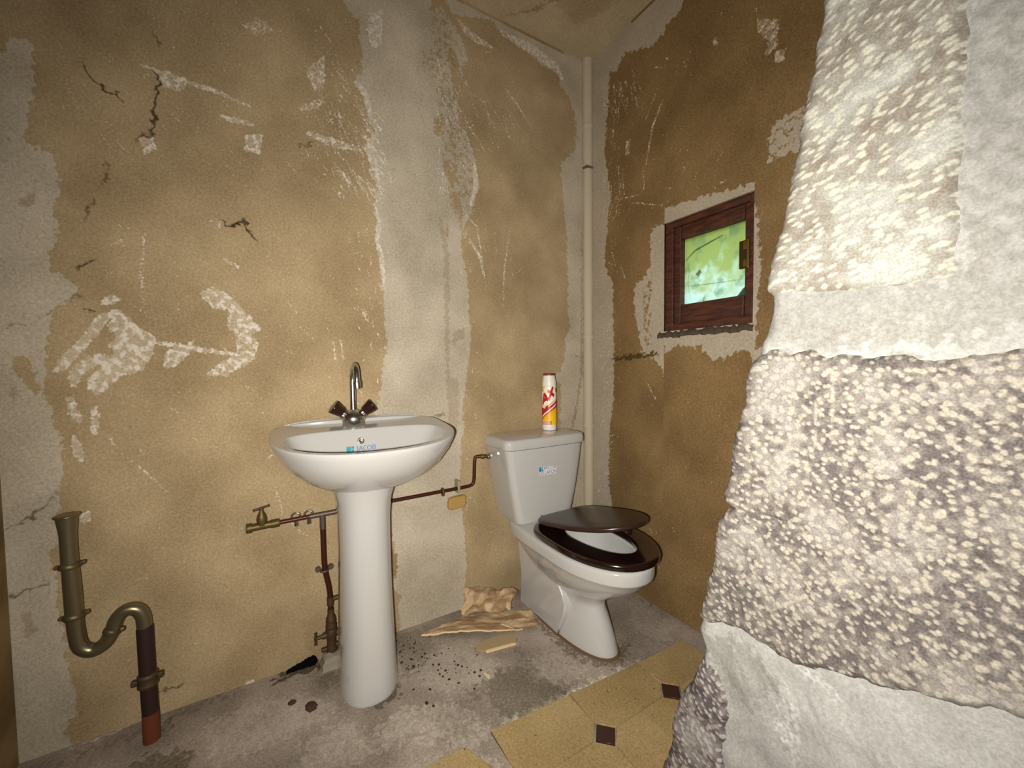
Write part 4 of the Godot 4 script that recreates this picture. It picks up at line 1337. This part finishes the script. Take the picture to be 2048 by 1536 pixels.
func build_basin() -> void:
	var ceramic: Material = mats.ceramic
	var t := thing("washbasin", Vector3(-1.21, 0, 0.2), "white pedestal washbasin with a chrome mixer tap against the scraped wall", "washbasin")
	var r := []
	# underside from the pedestal outwards and up to the rim
	for e in [[0.26, 0.186], [0.42, 0.178], [0.58, 0.160], [0.73, 0.130], [0.85, 0.093], [0.935, 0.055], [0.985, 0.022], [1.0, 0.008], [0.998, 0.002], [0.985, 0.0]]:
		r.append(basin_ring(e[0], e[1]))
	# rim and hollow
	for e in [[0.0, -0.001], [0.004, 0.004], [0.012, 0.02], [0.03, 0.06], [0.06, 0.10], [0.10, 0.128], [0.15, 0.142]]:
		var g: float = e[0]
		var o := egg(-1.198, 0.0, 0.148 + g * 0.7, 0.26, 0.458 - g, 0.256 - g * 1.3, 3.6, 2.15, 72)
		for i in o.size():
			o[i].y = 0.905 - 0.085 * o[i].z - 0.004 - e[1]
		r.append(o)
	part("basin", loft(r), ceramic, t)
	# raised ledge along the wall
	var ledge := []
	for e in [[0.0, 0.0], [0.010, 0.0], [0.014, 0.002], [0.014, 0.012]]:
		var ring := PackedVector3Array()
		for k in 25:
			var x := lerpf(-0.25, 0.25, k / 24.0)
			var fall := pow(absf(x / 0.25), 4.0)
			ring.append(Vector3(-1.196 + x, 0.903 + e[0] * (1.0 - fall), 0.002 + e[1]))
		for k in 25:
			var x := lerpf(0.25, -0.25, k / 24.0)
			var fall := pow(absf(x / 0.25), 4.0)
			ring.append(Vector3(-1.196 + x, 0.900 + e[0] * (1.0 - fall), 0.05 * (1.0 - 0.5 * fall) - e[1]))
		ledge.append(ring)
	part("back_ledge", loft(ledge), ceramic, t)
	# pedestal
	var pr := []
	for e in [[0.0, 0.094, 0.326], [0.01, 0.096, 0.328], [0.05, 0.094, 0.325], [0.2, 0.088, 0.315], [0.35, 0.084, 0.305], [0.5, 0.083, 0.30], [0.6, 0.084, 0.302], [0.66, 0.090, 0.31], [0.70, 0.102, 0.325], [0.725, 0.112, 0.335]]:
		pr.append(egg(-1.215, e[0], 0.085, 0.2, e[2], e[1], 4.0, 2.3, 48))
	part("pedestal", loft(pr), ceramic, t)
	# overflow ring and maker's sticker on the back of the hollow
	var chrome := flat_mat(Color8(196, 194, 188), 0.12, 1.0)
	chrome.roughness = 0.24
	mats.chrome = chrome
	var face := Vector3(0, 0.35, 1).normalized()
	part("overflow", lathe([0.011, 0.0, 0.0115, 0.003, 0.009, 0.0045, 0.007, 0.003, 0.006, 0.0005, 0.0, 0.0004], Vector3(-1.213, 0.846, 0.1635), face, 20), chrome, t)
	var blue := flat_mat(Color8(70, 110, 196), 0.5)
	var teal := flat_mat(Color8(20, 140, 160), 0.5)
	var z := 0.185
	letters("lettering", "JACOB", Vector3(-1.233, 0.812, z), 0.020, 0.066, blue, t)
	logo_mark(t, Vector3(-1.252, 0.821, z), 0.012, teal)
	# mixer tap: body, swan neck and two smoky knobs
	var at := Vector3(-1.226, 0.888, 0.105)
	var tap := part("tap", joined([lathe([0.028, -0.01, 0.029, 0.004, 0.036, 0.016, 0.041, 0.03, 0.037, 0.046, 0.025, 0.058, 0.014, 0.066], at, Vector3.UP, 28), lathe([0.017, 0.0, 0.016, 0.03, 0.013, 0.05], at + Vector3(0, 0.022, 0), Vector3(-1, 0.72, 0.1), 18), lathe([0.017, 0.0, 0.016, 0.03, 0.013, 0.05], at + Vector3(0, 0.022, 0), Vector3(1, 0.72, 0.1), 18)]), chrome, t)
	tag(tap, "chrome mixer tap body", "")
	var path := curve_points([at + Vector3(0, 0.05, 0), at + Vector3(0, 0.13, 0.0), at + Vector3(0, 0.185, 0.002), at + Vector3(0, 0.215, 0.022), at + Vector3(0, 0.226, 0.05), at + Vector3(0, 0.213, 0.078), at + Vector3(0, 0.185, 0.09), at + Vector3(0, 0.165, 0.092)], 6)
	part("spout", joined([tube(path, 0.0105, 18), lathe([0.0125, 0.0, 0.0135, 0.003, 0.0135, 0.024, 0.011, 0.026], at + Vector3(0, 0.145, 0.092), Vector3.UP, 20)]), chrome, tap)
	var smoke := flat_mat(Color8(44, 24, 18), 0.12, 0.0, 0.6)
	for s in [-1, 1]:
		var ax := Vector3(s, 0.74, 0.1).normalized()
		part("handle", lathe([0.015, 0.0, 0.0185, 0.003, 0.0255, 0.036, 0.0255, 0.041, 0.023, 0.043, 0.0, 0.0425], at + Vector3(0, 0.03, 0) + ax * 0.044, ax, 10), smoke, tap)
		part("handle_collar", lathe([0.0135, 0.0, 0.0145, 0.002, 0.0145, 0.009, 0.013, 0.011], at + Vector3(0, 0.03, 0) + ax * 0.034, ax, 18), chrome, tap)


# ---------------------------------------------------------------- water pipes
func build_pipes() -> void:
	var copper := flat_mat(Color8(74, 36, 26), 0.42, 0.5)
	var old := flat_mat(Color8(104, 88, 80), 0.5, 0.6)
	var brass := flat_mat(Color8(98, 80, 42), 0.5, 0.6)
	var dull := flat_mat(Color8(84, 62, 42), 0.6, 0.5)
	var chrome: Material = mats.chrome
	var z := 0.032
	var t := thing("water_pipe", Vector3(-1.33, 0.0, 0.03), "copper water pipe along the wall with a brass stop tap and a riser", "pipe")
	part("pipe_run", tube(bent([Vector3(-1.48, 0.563, z), Vector3(-1.2, 0.566, z), Vector3(-0.735, 0.571, z), Vector3(-0.712, 0.58, z), Vector3(-0.708, 0.69, z), Vector3(-0.70, 0.702, z), Vector3(-0.655, 0.700, z + 0.02)], 0.03), 0.0078, 14), copper, t)
	part("soldered_tee", joined([tube([Vector3(-1.375, 0.5645, z), Vector3(-1.372, 0.5645, z), Vector3(-1.29, 0.565, z), Vector3(-1.287, 0.565, z)], 0.0096, 14), tube([Vector3(-1.332, 0.565, z), Vector3(-1.332, 0.512, z), Vector3(-1.332, 0.51, z)], 0.0105, 14)]), old, t)
	part("riser", tube(bent([Vector3(-1.332, 0.55, z), Vector3(-1.331, 0.36, z), Vector3(-1.314, 0.27, z), Vector3(-1.314, 0.14, z)], 0.04), 0.0098, 14), copper, t)
	# stop tap at the end
	var a := Vector3(-1.568, 0.561, z)
	var tap := part("stop_tap", joined([lathe([0.014, 0.0, 0.0165, 0.003, 0.0165, 0.016, 0.013, 0.019, 0.0125, 0.07, 0.0145, 0.073, 0.0145, 0.098, 0.010, 0.1], a, Vector3(1, 0.02, 0), 14), lathe([0.014, 0.0, 0.0155, 0.012, 0.0165, 0.024, 0.013, 0.036, 0.007, 0.048, 0.005, 0.058], a + Vector3(0.047, 0.004, 0), Vector3(-0.02, 1, 0), 14)]), brass, t)
	tag(tap, "tarnished brass stop tap with a cross handle", "")
	part("handle", joined([tube([a + Vector3(0.022, 0.059, 0.004), a + Vector3(0.026, 0.060, 0.004), a + Vector3(0.046, 0.063, 0), a + Vector3(0.066, 0.067, -0.004), a + Vector3(0.071, 0.068, -0.004)], [0.0055, 0.004, 0.0046, 0.004, 0.0055], 10), lathe([0.007, 0.0, 0.007, 0.008, 0.004, 0.010], a + Vector3(0.046, 0.057, 0), Vector3.UP, 12)]), dull, tap)
	# screw-on wall clips
	for x in [-1.418, -1.377]:
		var c := Vector3(x, 0.566, z)
		part("clip", joined([tube(ring_path(c + Vector3(0, 0.006, 0.0), Vector3(1, 0, 0.25), Vector3(0, 1, 0), 0.0145), 0.0036, 10), lathe([0.006, 0.0, 0.0075, 0.004, 0.006, 0.02], c + Vector3(0, -0.028, 0), Vector3.UP, 10)]), chrome, t)
	part("clip", joined([tube(ring_path(Vector3(-0.862, 0.569, z), Vector3(0, 0, 1), Vector3(0, 1, 0), 0.0125), 0.0045, 10), lathe([0.006, 0.0, 0.007, 0.004, 0.006, 0.02], Vector3(-0.860, 0.549, z), Vector3.UP, 10)]), brass, t)
	part("clip", block(Vector3(-0.794, 0.548, 0.0), Vector3(-0.782, 0.606, z + 0.010), 0.003), flat_mat(Color8(150, 140, 112), 0.7), t)
	part("clip", joined([tube(ring_path(Vector3(-1.331, 0.352, z), Vector3(1, 0, 0), Vector3(0, 0, 1), 0.013), 0.004, 10), lathe([0.010, -0.006, 0.011, 0.0, 0.010, 0.006], Vector3(-1.351, 0.352, 0.012), Vector3(0, 0, 1), 10), lathe([0.010, -0.006, 0.011, 0.0, 0.010, 0.006], Vector3(-1.307, 0.352, 0.012), Vector3(0, 0, 1), 10)]), old, t)
	# inlet at the cistern
	part("union_nut", joined([lathe([0.008, 0.0, 0.012, 0.002, 0.012, 0.014, 0.009, 0.016], Vector3(-0.682, 0.7, z + 0.01), Vector3(1, 0, 0.3), 6), lathe([0.009, 0.0, 0.009, 0.012], Vector3(-0.668, 0.7, z + 0.014), Vector3(1, 0, 0.2), 12)]), brass, t)
	part("inlet_valve", joined([lathe([0.010, 0.0, 0.014, 0.003, 0.014, 0.016, 0.010, 0.018], Vector3(-0.656, 0.699, z + 0.02), Vector3(1, 0, 0.1), 14), lathe([0.007, 0.0, 0.009, 0.006, 0.006, 0.018], Vector3(-0.646, 0.702, z + 0.03), Vector3(0, 0.35, 1), 12)]), chrome, t)
	# valve group low on the riser
	var v := Vector3(-1.314, 0.0, z)
	part("branch", joined([tube([v + Vector3(0, 0.245, 0), v + Vector3(0, 0.215, 0)], 0.0125, 12), lathe([0.009, 0.0, 0.009, 0.022, 0.012, 0.024, 0.012, 0.042, 0.009, 0.044], v + Vector3(0.006, 0.236, 0), Vector3(1, 0.03, 0), 12)]), dull, t)
	part("reducer", lathe([0.0115, 0.20, 0.0115, 0.18, 0.018, 0.165, 0.019, 0.15, 0.016, 0.149, 0.020, 0.14, 0.020, 0.125, 0.016, 0.122], v, Vector3.UP, 12), dull, t)
	var lv := part("lower_valve", joined([lathe([0.016, 0.126, 0.021, 0.12, 0.021, 0.1, 0.017, 0.09, 0.017, 0.06, 0.02, 0.056, 0.02, 0.04, 0.014, 0.036], v, Vector3.UP, 12), lathe([0.012, 0.0, 0.012, 0.02, 0.008, 0.026, 0.006, 0.045], v + Vector3(-0.008, 0.104, 0.0), Vector3(-1, 0.02, 0.1), 12), lathe([0.012, 0.0, 0.013, 0.014, 0.010, 0.016, 0.010, 0.032], v + Vector3(0.008, 0.104, 0.0), Vector3(1, -0.04, 0.1), 12)]), dull, t)
	tag(lv, "corroded brown valve low on the riser", "")
	part("handle", tube([v + Vector3(-0.054, 0.082, 0.005), v + Vector3(-0.054, 0.086, 0.005), v + Vector3(-0.054, 0.104, 0.005), v + Vector3(-0.053, 0.122, 0.005), v + Vector3(-0.053, 0.126, 0.005)], [0.006, 0.0045, 0.006, 0.0045, 0.006], 10), dull, lv)
	part("clamp_ear", block(v + Vector3(0.012, 0.052, -0.008), v + Vector3(0.036, 0.066, 0.010), 0.003), dull, lv)
	part("clamp_ear", block(v + Vector3(-0.036, 0.045, -0.008), v + Vector3(-0.012, 0.058, 0.010), 0.003), dull, lv)
	# lump of mortar round the foot of the riser
	var n := noise(FastNoiseLite.TYPE_SIMPLEX, 22.0, 14, 3)
	var mr := []
	for e in [[-0.002, 1.3], [0.012, 1.1], [0.03, 1.0], [0.045, 0.85], [0.05, 0.5]]:
		var ring := rrect(-1.318, e[0] * 0.8, 0.052, 0.030 * e[1], 0.033 * e[1], 0.012, 4)
		for k in ring.size():
			ring[k] += Vector3(1, 0.6, 1) * n.get_noise_3dv(ring[k] * 1.6) * 0.016
		mr.append(ring)
	part("mortar_lump", loft(mr), flat_mat(Color8(140, 132, 114), 0.95), t)
	# the old painted pipe in the corner, floor to ceiling
	var paint := flat_mat(Color8(184, 171, 148), 0.75)
	var c := thing("corner_pipe", Vector3(-0.03, 0, 0.03), "thick cream-painted pipe running up the corner behind the toilet", "pipe")
	var cr := []
	var wob := noise(FastNoiseLite.TYPE_SIMPLEX, 5.0, 6, 3)
	for k in 61:
		var y := H_CEIL * k / 60.0
		var rr := 0.027 + wob.get_noise_1d(y) * 0.0025
		cr.append(circle(Vector3(-0.015, y, 0.015), Vector3(1, 0, 0), Vector3(0, 0, 1), rr, 20))
	part("pipe", loft(cr), paint, c)
	for y in [0.78, 1.26, 2.36]:
		part("joint", lathe([0.027, y - 0.012, 0.0305, y - 0.008, 0.0305, y + 0.008, 0.027, y + 0.012], Vector3(-0.015, 0, 0.015), Vector3.UP, 20), paint, c)
	part("bracket", block(Vector3(-0.05, 2.138, 0.012), Vector3(-0.002, 2.147, 0.046), 0.002), flat_mat(Color8(96, 84, 66), 0.8), c)
	# yellow foam pad stuck to the wall under the pipe
	var pr := []
	for e in [[0.0, 0.96], [0.006, 1.0], [0.016, 1.0], [0.021, 0.93], [0.023, 0.8]]:
		var ring := PackedVector3Array()
		for q in rrect(0, 0, 0, 0.043 * e[1], 0.028 * e[1], 0.018 * e[1], 6):
			ring.append(Vector3(-0.787 + q.x + q.z * 0.05, 0.502 + q.z + q.x * 0.06, e[0]))
		pr.append(ring)
	var pad := part("foam_pad", loft(pr), flat_mat(Color8(168, 134, 74), 0.9))
	tag(pad, "yellow-tan rounded foam pad stuck on the wall just below the copper pipe", "pad")


func ring_path(c: Vector3, ax: Vector3, ay: Vector3, r: float) -> Array:
	var o := []
	for k in 17:
		var t := TAU * k / 16.0
		o.append(c + ax.normalized() * r * cos(t) + ay * r * sin(t))
	return o


# ---------------------------------------------------------------- waste pipe with trap
func build_drain() -> void:
	var zinc := flat_mat(Color8(128, 118, 92), 0.34, 0.8)
	var nut := flat_mat(Color8(104, 92, 62), 0.5, 0.7)
	var iron := flat_mat(Color8(46, 24, 17), 0.7, 0.2)
	var rust := flat_mat(Color8(104, 50, 24), 0.85, 0.1)
	var z := 0.1
	var t := thing("waste_pipe", Vector3(-1.816, 0, z), "tarnished metal trap on a rusty waste pipe by the left end of the wall", "pipe")
	part("inlet_pipe", tube([Vector3(-1.966, 0.708, z), Vector3(-1.9655, 0.66, z), Vector3(-1.965, 0.575, z), Vector3(-1.963, 0.50, z), Vector3(-1.962, 0.415, z)], [0.0225, 0.0175, 0.0175, 0.0185, 0.0185], 24), zinc, t)
	part("flange", tube([Vector3(-1.966, 0.706, z), Vector3(-1.966, 0.708, z), Vector3(-1.966, 0.712, z), Vector3(-1.966, 0.714, z)], [0.022, 0.0265, 0.0265, 0.02], 24), zinc, t)
	var path := curve_points([Vector3(-1.962, 0.43, z), Vector3(-1.960, 0.38, z), Vector3(-1.953, 0.338, z), Vector3(-1.930, 0.319, z), Vector3(-1.905, 0.33, z), Vector3(-1.889, 0.36, z), Vector3(-1.878, 0.392, z), Vector3(-1.858, 0.411, z), Vector3(-1.834, 0.405, z), Vector3(-1.822, 0.38, z), Vector3(-1.820, 0.345, z), Vector3(-1.8195, 0.335, z)], 7)
	part("trap", tube(path, 0.0178, 24), zinc, t)
	for e in [[-1.9645, 0.572, 0.0235], [-1.962, 0.43, 0.0235]]:
		var c := Vector3(e[0], e[1], z)
		part("compression_nut", joined([lathe([0.019, -0.008, e[2], -0.006, e[2], 0.003, 0.0185, 0.008], c, Vector3(0.05, 1, 0), 10), block(c + Vector3(-0.031, -0.005, -0.005), c + Vector3(-0.02, 0.004, 0.006), 0.002), block(c + Vector3(0.02, -0.003, -0.005), c + Vector3(0.031, 0.008, 0.006), 0.002)]), nut, t)
	part("trap_joint", joined([lathe([0.0185, -0.006, 0.0205, -0.004, 0.0205, 0.005, 0.0185, 0.008], Vector3(-1.889, 0.36, z), Vector3(0.42, 1, 0), 18), lathe([0.007, 0.0, 0.008, 0.008, 0.005, 0.012], Vector3(-1.874, 0.358, z), Vector3(1, 0.2, 0), 10)]), nut, t)
	part("standpipe", tube([Vector3(-1.8198, 0.352, z), Vector3(-1.8196, 0.346, z), Vector3(-1.8185, 0.20, z), Vector3(-1.8165, 0.085, z), Vector3(-1.8165, 0.083, z)], [0.017, 0.0195, 0.0195, 0.0195, 0.0195], 24), iron, t)
	tag(part("standpipe_foot", tube([Vector3(-1.8165, 0.088, z), Vector3(-1.8165, 0.083, z), Vector3(-1.816, -0.01, z)], [0.0193, 0.0199, 0.0205], 24), rust, t), "orange-red rusted foot of the standpipe", "")
	part("coupling", joined([lathe([0.02, -0.02, 0.025, -0.016, 0.025, -0.008, 0.0215, -0.006, 0.0215, 0.008, 0.025, 0.01, 0.025, 0.017, 0.02, 0.021], Vector3(-1.8185, 0.187, z), Vector3(0.02, 1, 0), 12), block(Vector3(-1.856, 0.178, z - 0.008), Vector3(-1.84, 0.195, z + 0.008), 0.003), block(Vector3(-1.797, 0.182, z - 0.008), Vector3(-1.783, 0.2, z + 0.008), 0.003)]), flat_mat(Color8(78, 62, 42), 0.6, 0.4), t)


# ---------------------------------------------------------------- the can on the cistern
func build_can() -> void:
	var at := Vector3(-0.338, 0.7985, 0.098)
	var t := thing("scouring_powder_can", at, "yellow, red and white scouring powder can with red lettering on the cistern lid", "can")
	var white := flat_mat(Color8(226, 220, 210), 0.35)
	part("base", lathe([0.0295, 0.0, 0.033, 0.002, 0.0345, 0.024, 0.034, 0.028], at, Vector3.UP, 32), white, t)
	# label: canvas across the half that faces the room, repeated on the back
	var cv := Canvas.new(0.0, 1.0, 0.0, 1.0, 384.0, false)
	var red := Color8(186, 22, 26)
	var pale := Color8(236, 214, 200)
	var img := Image.create(384, 384, false, Image.FORMAT_RGB8)
	img.fill(Color8(240, 190, 24))
	# mask layers: 0 white field, 1 red, 2 dark, 3 pale lines
	cv.poly(0, [0.0, 0.16, 0.36, 0.0, 1.0, 0.0, 1.0, 0.30, 0.0, 0.60], 1.0)
	cv.poly(1, [0.0, 0.58, 0.30, 0.54, 0.62, 0.42, 1.0, 0.26, 1.0, 0.50, 0.60, 0.62, 0.0, 0.90], 1.0)
	var ax := Vector2(0.60, -0.25)      # reading direction of the big word
	var ay := Vector2(-0.055, -0.235)   # upwards
	var o := Vector2(0.17, 0.475)
	# J (round the left side), A, X
	var word := [
		[[-0.16, 1.0, -0.16, 0.22, -0.24, 0.02, -0.38, 0.12]],
		[[0.0, 0.0, 0.21, 1.0, 0.43, 0.0], [0.09, 0.30, 0.34, 0.30]],
		[[0.46, 0.0, 0.90, 1.0], [0.50, 1.0, 0.90, 0.0]],
	]
	var first := [[[-0.90, 0.0, -0.70, 1.0, -0.48, 0.0], [-0.82, 0.3, -0.56, 0.3]]]
	for glyph in first + word:
		for stroke in glyph:
			var p := []
			for k in range(0, stroke.size(), 2):
				var q: Vector2 = o + ax * stroke[k] + ay * stroke[k + 1]
				p.append_array([q.x, q.y])
			cv.line(1, p, 0.09, 1.0, false)
	cv.line(3, [0.44, 0.52, 0.70, 0.42, 0.98, 0.27], 0.035, 1.0, false)
	cv.line(3, [0.06, 0.82, 0.44, 0.64, 0.80, 0.47], 0.045, 1.0, false)
	cv.line(3, [0.18, 0.55, 0.30, 0.555], 0.05, 1.0, false)
	for k in 4:
		cv.line(3, [0.05, 0.90 + k * 0.025, 0.5 + 0.04 * (k % 2), 0.905 + k * 0.025], 0.012, 0.7, false)
	cv.poly(2, [0.80, 0.06, 0.92, 0.04, 1.0, 0.12, 0.94, 0.17, 0.82, 0.15], 1.0)
	cv.poly(2, [0.02, 0.08, 0.2, 0.13, 0.2, 0.145, 0.0, 0.1], 1.0)
	for y in 384:
		for x in 384:
			var c := Color8(240, 190, 24)
			if cv.m[0].get_pixel(x, y).r > 0.5:
				c = Color8(238, 228, 208)
			# the yellow breaks into a red dot screen under the band
			if y > 200 and y > 330 - x * 0.45 - 10 and y < 330 - x * 0.45 + 70 and sin(x * 0.42) * sin(y * 0.42) > 0.25:
				c = red.lerp(Color8(240, 190, 24), clampf((y - (330 - x * 0.45)) / 60.0, 0.0, 0.8))
			if y > 345 and x < 220:
				c = Color8(196, 88, 52)
			if cv.m[1].get_pixel(x, y).r > 0.5:
				c = red
			if cv.m[3].get_pixel(x, y).r > 0.5:
				c = pale
			if cv.m[2].get_pixel(x, y).r > 0.5:
				c = Color8(20, 48, 34)
			img.set_pixel(x, y, c)
	img.resize(256, 256, Image.INTERPOLATE_LANCZOS)
	var lm := flat_mat(Color.WHITE, 0.4)
	lm.albedo_texture = ImageTexture.create_from_image(img)
	var v := PackedVector3Array()
	var uv := PackedVector2Array()
	var idx := PackedInt32Array()
	# the label's middle faces the room
	var facing := atan2(-0.62, 1.0)
	var ys := [0.028, 0.030, 0.150, 0.208, 0.212]
	var rs := [0.0345, 0.0355, 0.0355, 0.0335, 0.031]
	for j in 5:
		for k in 49:
			var f := k / 48.0
			var an: float = TAU * f + facing - PI / 2
			v.append(at + Vector3(sin(an) * rs[j], ys[j], cos(an) * rs[j]))
			uv.append(Vector2(fposmod(f * 2.0, 2.0), 1.0 - (ys[j] - 0.028) / 0.184))
	for j in 4:
		for k in 48:
			var a := j * 49 + k
			idx.append_array([a, a + 49, a + 1, a + 1, a + 49, a + 50])
	tag(part("label", make_mesh(v, idx, uv), lm, t), "printed paper label with a big red slanted word", "")
	part("cap", lathe([0.031, 0.207, 0.0345, 0.212, 0.0335, 0.228, 0.0285, 0.258, 0.0285, 0.263], at, Vector3.UP, 32), white, t)
	tag(part("cap_rim", lathe([0.0287, 0.262, 0.029, 0.264, 0.029, 0.269, 0.027, 0.271, 0.026, 0.268], at, Vector3.UP, 32), flat_mat(Color8(120, 46, 24), 0.5), t), "red-brown top rim", "")


# ---------------------------------------------------------------- litter on the floor
func build_litter() -> void:
	var paper := StandardMaterial3D.new()
	var n := noise(FastNoiseLite.TYPE_SIMPLEX, 0.012, 44, 4)
	var img := Image.create(256, 256, false, Image.FORMAT_RGB8)
	for y in 256:
		for x in 256:
			var t := clampf(n.get_noise_2d(x, y) * 1.1 + 0.5, 0, 1)
			img.set_pixel(x, y, Color8(146, 116, 84).lerp(Color8(198, 170, 134), t))
	paper.albedo_texture = ImageTexture.create_from_image(img)
	paper.roughness = 0.85
	var wr := noise(FastNoiseLite.TYPE_SIMPLEX, 16.0, 45, 3)
	# folded sheet: leans on the wall at the back, bellies out to a rounded fold
	var a0 := [Vector3(-0.755, 0.104, 0.02), Vector3(-0.775, 0.090, 0.055), Vector3(-0.802, 0.068, 0.095), Vector3(-0.808, 0.048, 0.112), Vector3(-0.79, 0.036, 0.102), Vector3(-0.77, 0.031, 0.07)]
	var a1 := [Vector3(-0.525, 0.045, 0.08), Vector3(-0.538, 0.076, 0.11), Vector3(-0.565, 0.084, 0.15), Vector3(-0.608, 0.070, 0.186), Vector3(-0.612, 0.048, 0.188), Vector3(-0.59, 0.042, 0.165)]
	var c0 := curve_points(a0, 6)
	var c1 := curve_points(a1, 6)
	var fold := sheet(func(u: float, w: float) -> Vector3:
		var i := w * (c0.size() - 1)
		var k := mini(int(i), c0.size() - 2)
		var p: Vector3 = (c0[k] as Vector3).lerp(c0[k + 1], i - k)
		var q: Vector3 = (c1[k] as Vector3).lerp(c1[k + 1], i - k)
		var r := p.lerp(q, u)
		r.y = maxf(r.y + wr.get_noise_3dv(r) * 0.016 + (0.012 * sin(u * PI) + 0.010 * sin(u * 9.0) * absf(u - 0.3)) * (1.0 - w), 0.026)
		r.x += wr.get_noise_3dv(r * 0.8 + Vector3(3, 0, 0)) * 0.022 * absf(u - 0.5) * 2.0
		r.z = maxf(r.z + wr.get_noise_3dv(r * 0.9 + Vector3(0, 5, 0)) * 0.012, 0.006)
		return r, 28, 30, 0.0018)
	tag(part("folded_paper", fold, paper), "rumpled brown paper folded over against the wall behind the toilet foot", "paper")
	# flat torn sheet under it, with a pale torn edge
	var edge_pale := flat_mat(Color8(226, 196, 148), 0.85)
	var t := thing("torn_paper", Vector3(-0.75, 0, 0.16), "long torn brown paper sheet lying on the floor, pale along its front edge", "paper")
	var f0 := curve_points([Vector3(-0.985, 0.006, 0.088), Vector3(-0.90, 0.014, 0.13), Vector3(-0.80, 0.016, 0.185), Vector3(-0.70, 0.016, 0.245), Vector3(-0.645, 0.014, 0.268), Vector3(-0.552, 0.012, 0.305)], 6)
	var b0 := curve_points([Vector3(-0.975, 0.006, 0.075), Vector3(-0.87, 0.012, 0.075), Vector3(-0.76, 0.014, 0.08), Vector3(-0.66, 0.014, 0.12), Vector3(-0.585, 0.020, 0.16), Vector3(-0.522, 0.024, 0.20)], 6)
	var at := func(u: float, w: float) -> Vector3:
		var i := u * (f0.size() - 1)
		var k := mini(int(i), f0.size() - 2)
		var p: Vector3 = (f0[k] as Vector3).lerp(f0[k + 1], i - k)
		var q: Vector3 = (b0[k] as Vector3).lerp(b0[k + 1], i - k)
		var r := p.lerp(q, w)
		r.y = maxf(r.y + wr.get_noise_3dv(r * 1.7) * 0.006, 0.003)
		return r
	part("paper_sheet", sheet(at, 36, 14, 0.0018), paper, t)
	var lip := []
	for k in 31:
		lip.append(at.call(k / 30.0 * 0.86, 0.0) + Vector3(0, 0.001, 0.0015))
	var rad := []
	for k in 31:
		rad.append(lerpf(0.0042, 0.0022, k / 30.0))
	tag(part("torn_edge", tube(lip, rad, 8), edge_pale, t), "pale torn edge", "")
	part("torn_edge", tube([at.call(0.62, 0.30) + Vector3(0, 0.003, 0), at.call(0.70, 0.18) + Vector3(0, 0.003, 0), at.call(0.78, 0.05) + Vector3(0, 0.002, 0)], [0.0018, 0.0022, 0.001], 8), edge_pale, t)
	# thin scrap in front
	var s := thing("board_scrap", Vector3(-0.74, 0, 0.30), "thin tan scrap of board poking out in front of the torn paper", "board")
	part("board", prism(pv([-0.80, 0.245, -0.66, 0.255, -0.655, 0.30, -0.683, 0.326, -0.797, 0.305, -0.822, 0.285, -0.83, 0.262]), 0.0008, 0.0055), flat_mat(Color8(164, 142, 106), 0.9), s)
	part("pale_edge", prism(pv([-0.800, 0.300, -0.682, 0.322, -0.679, 0.331, -0.800, 0.310]), 0.0006, 0.0072), edge_pale, s)
	# brown clump and leaf by the pedestal
	var rng := RandomNumberGenerator.new()
	rng.seed = 12
	var brown := flat_mat(Color8(70, 42, 34), 0.95)
	var leaf := clump(Vector3(-1.401, 0.0, 0.226), 0.022, 0.012, rng)
	tag(part("dead_leaf", leaf, brown), "curled dark brown dead leaf on the cement left of the pedestal", "leaf")
	tag(part("dirt_clump", clump(Vector3(-1.452, 0, 0.173), 0.013, 0.008, rng), brown), "small dark dirt clump near the wall, behind the dead leaf", "dirt")
	tag(part("paint_flake", prism(pv([-0.862, 0.402, -0.852, 0.398, -0.842, 0.425, -0.853, 0.43]), 0.004, 0.0075), flat_mat(Color8(214, 196, 160), 0.8)), "pale paint flake alone on the cement in front of the papers", "flake")
	# crumbs swept beside the pedestal: too many to count
	var crumbs := []
	for k in 90:
		var r := rng.randf()
		var x := lerpf(-1.095, -0.82, pow(rng.randf(), 1.6))
		var z := lerpf(0.06, 0.44, rng.randf())
		if k < 34:
			x = lerpf(-1.095, -1.0, rng.randf())
			z = lerpf(0.05, 0.24, rng.randf())
		crumbs.append(clump(Vector3(x, 0.0, z), lerpf(0.0022, 0.0058, r * r), lerpf(0.002, 0.004, r), rng))
	var cr := part("debris_crumbs", joined(crumbs), flat_mat(Color8(42, 34, 24), 0.95))
	tag(cr, "dark crumbs of dirt scattered on the cement right of the pedestal", "debris", "", "stuff")
	# black rubble in the gap at the foot of the wall
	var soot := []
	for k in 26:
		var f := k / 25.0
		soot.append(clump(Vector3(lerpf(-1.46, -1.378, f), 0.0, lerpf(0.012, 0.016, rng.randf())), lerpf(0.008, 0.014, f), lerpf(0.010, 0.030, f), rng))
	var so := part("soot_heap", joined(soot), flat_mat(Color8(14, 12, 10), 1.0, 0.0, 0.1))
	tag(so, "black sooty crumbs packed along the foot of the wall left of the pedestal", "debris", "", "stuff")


func clump(c: Vector3, r: float, h: float, rng: RandomNumberGenerator) -> ArrayMesh:
	var rings := []
	for e in [[0.0, 0.9], [0.35, 1.0], [0.75, 0.75], [1.0, 0.3]]:
		var ring := PackedVector3Array()
		for k in 7:
			var t := TAU * k / 7.0
			var q: float = r * e[1] * rng.randf_range(0.65, 1.2)
			ring.append(c + Vector3(cos(t) * q, h * e[0] * rng.randf_range(0.8, 1.1), sin(t) * q))
		rings.append(ring)
	return loft(rings, false, true)
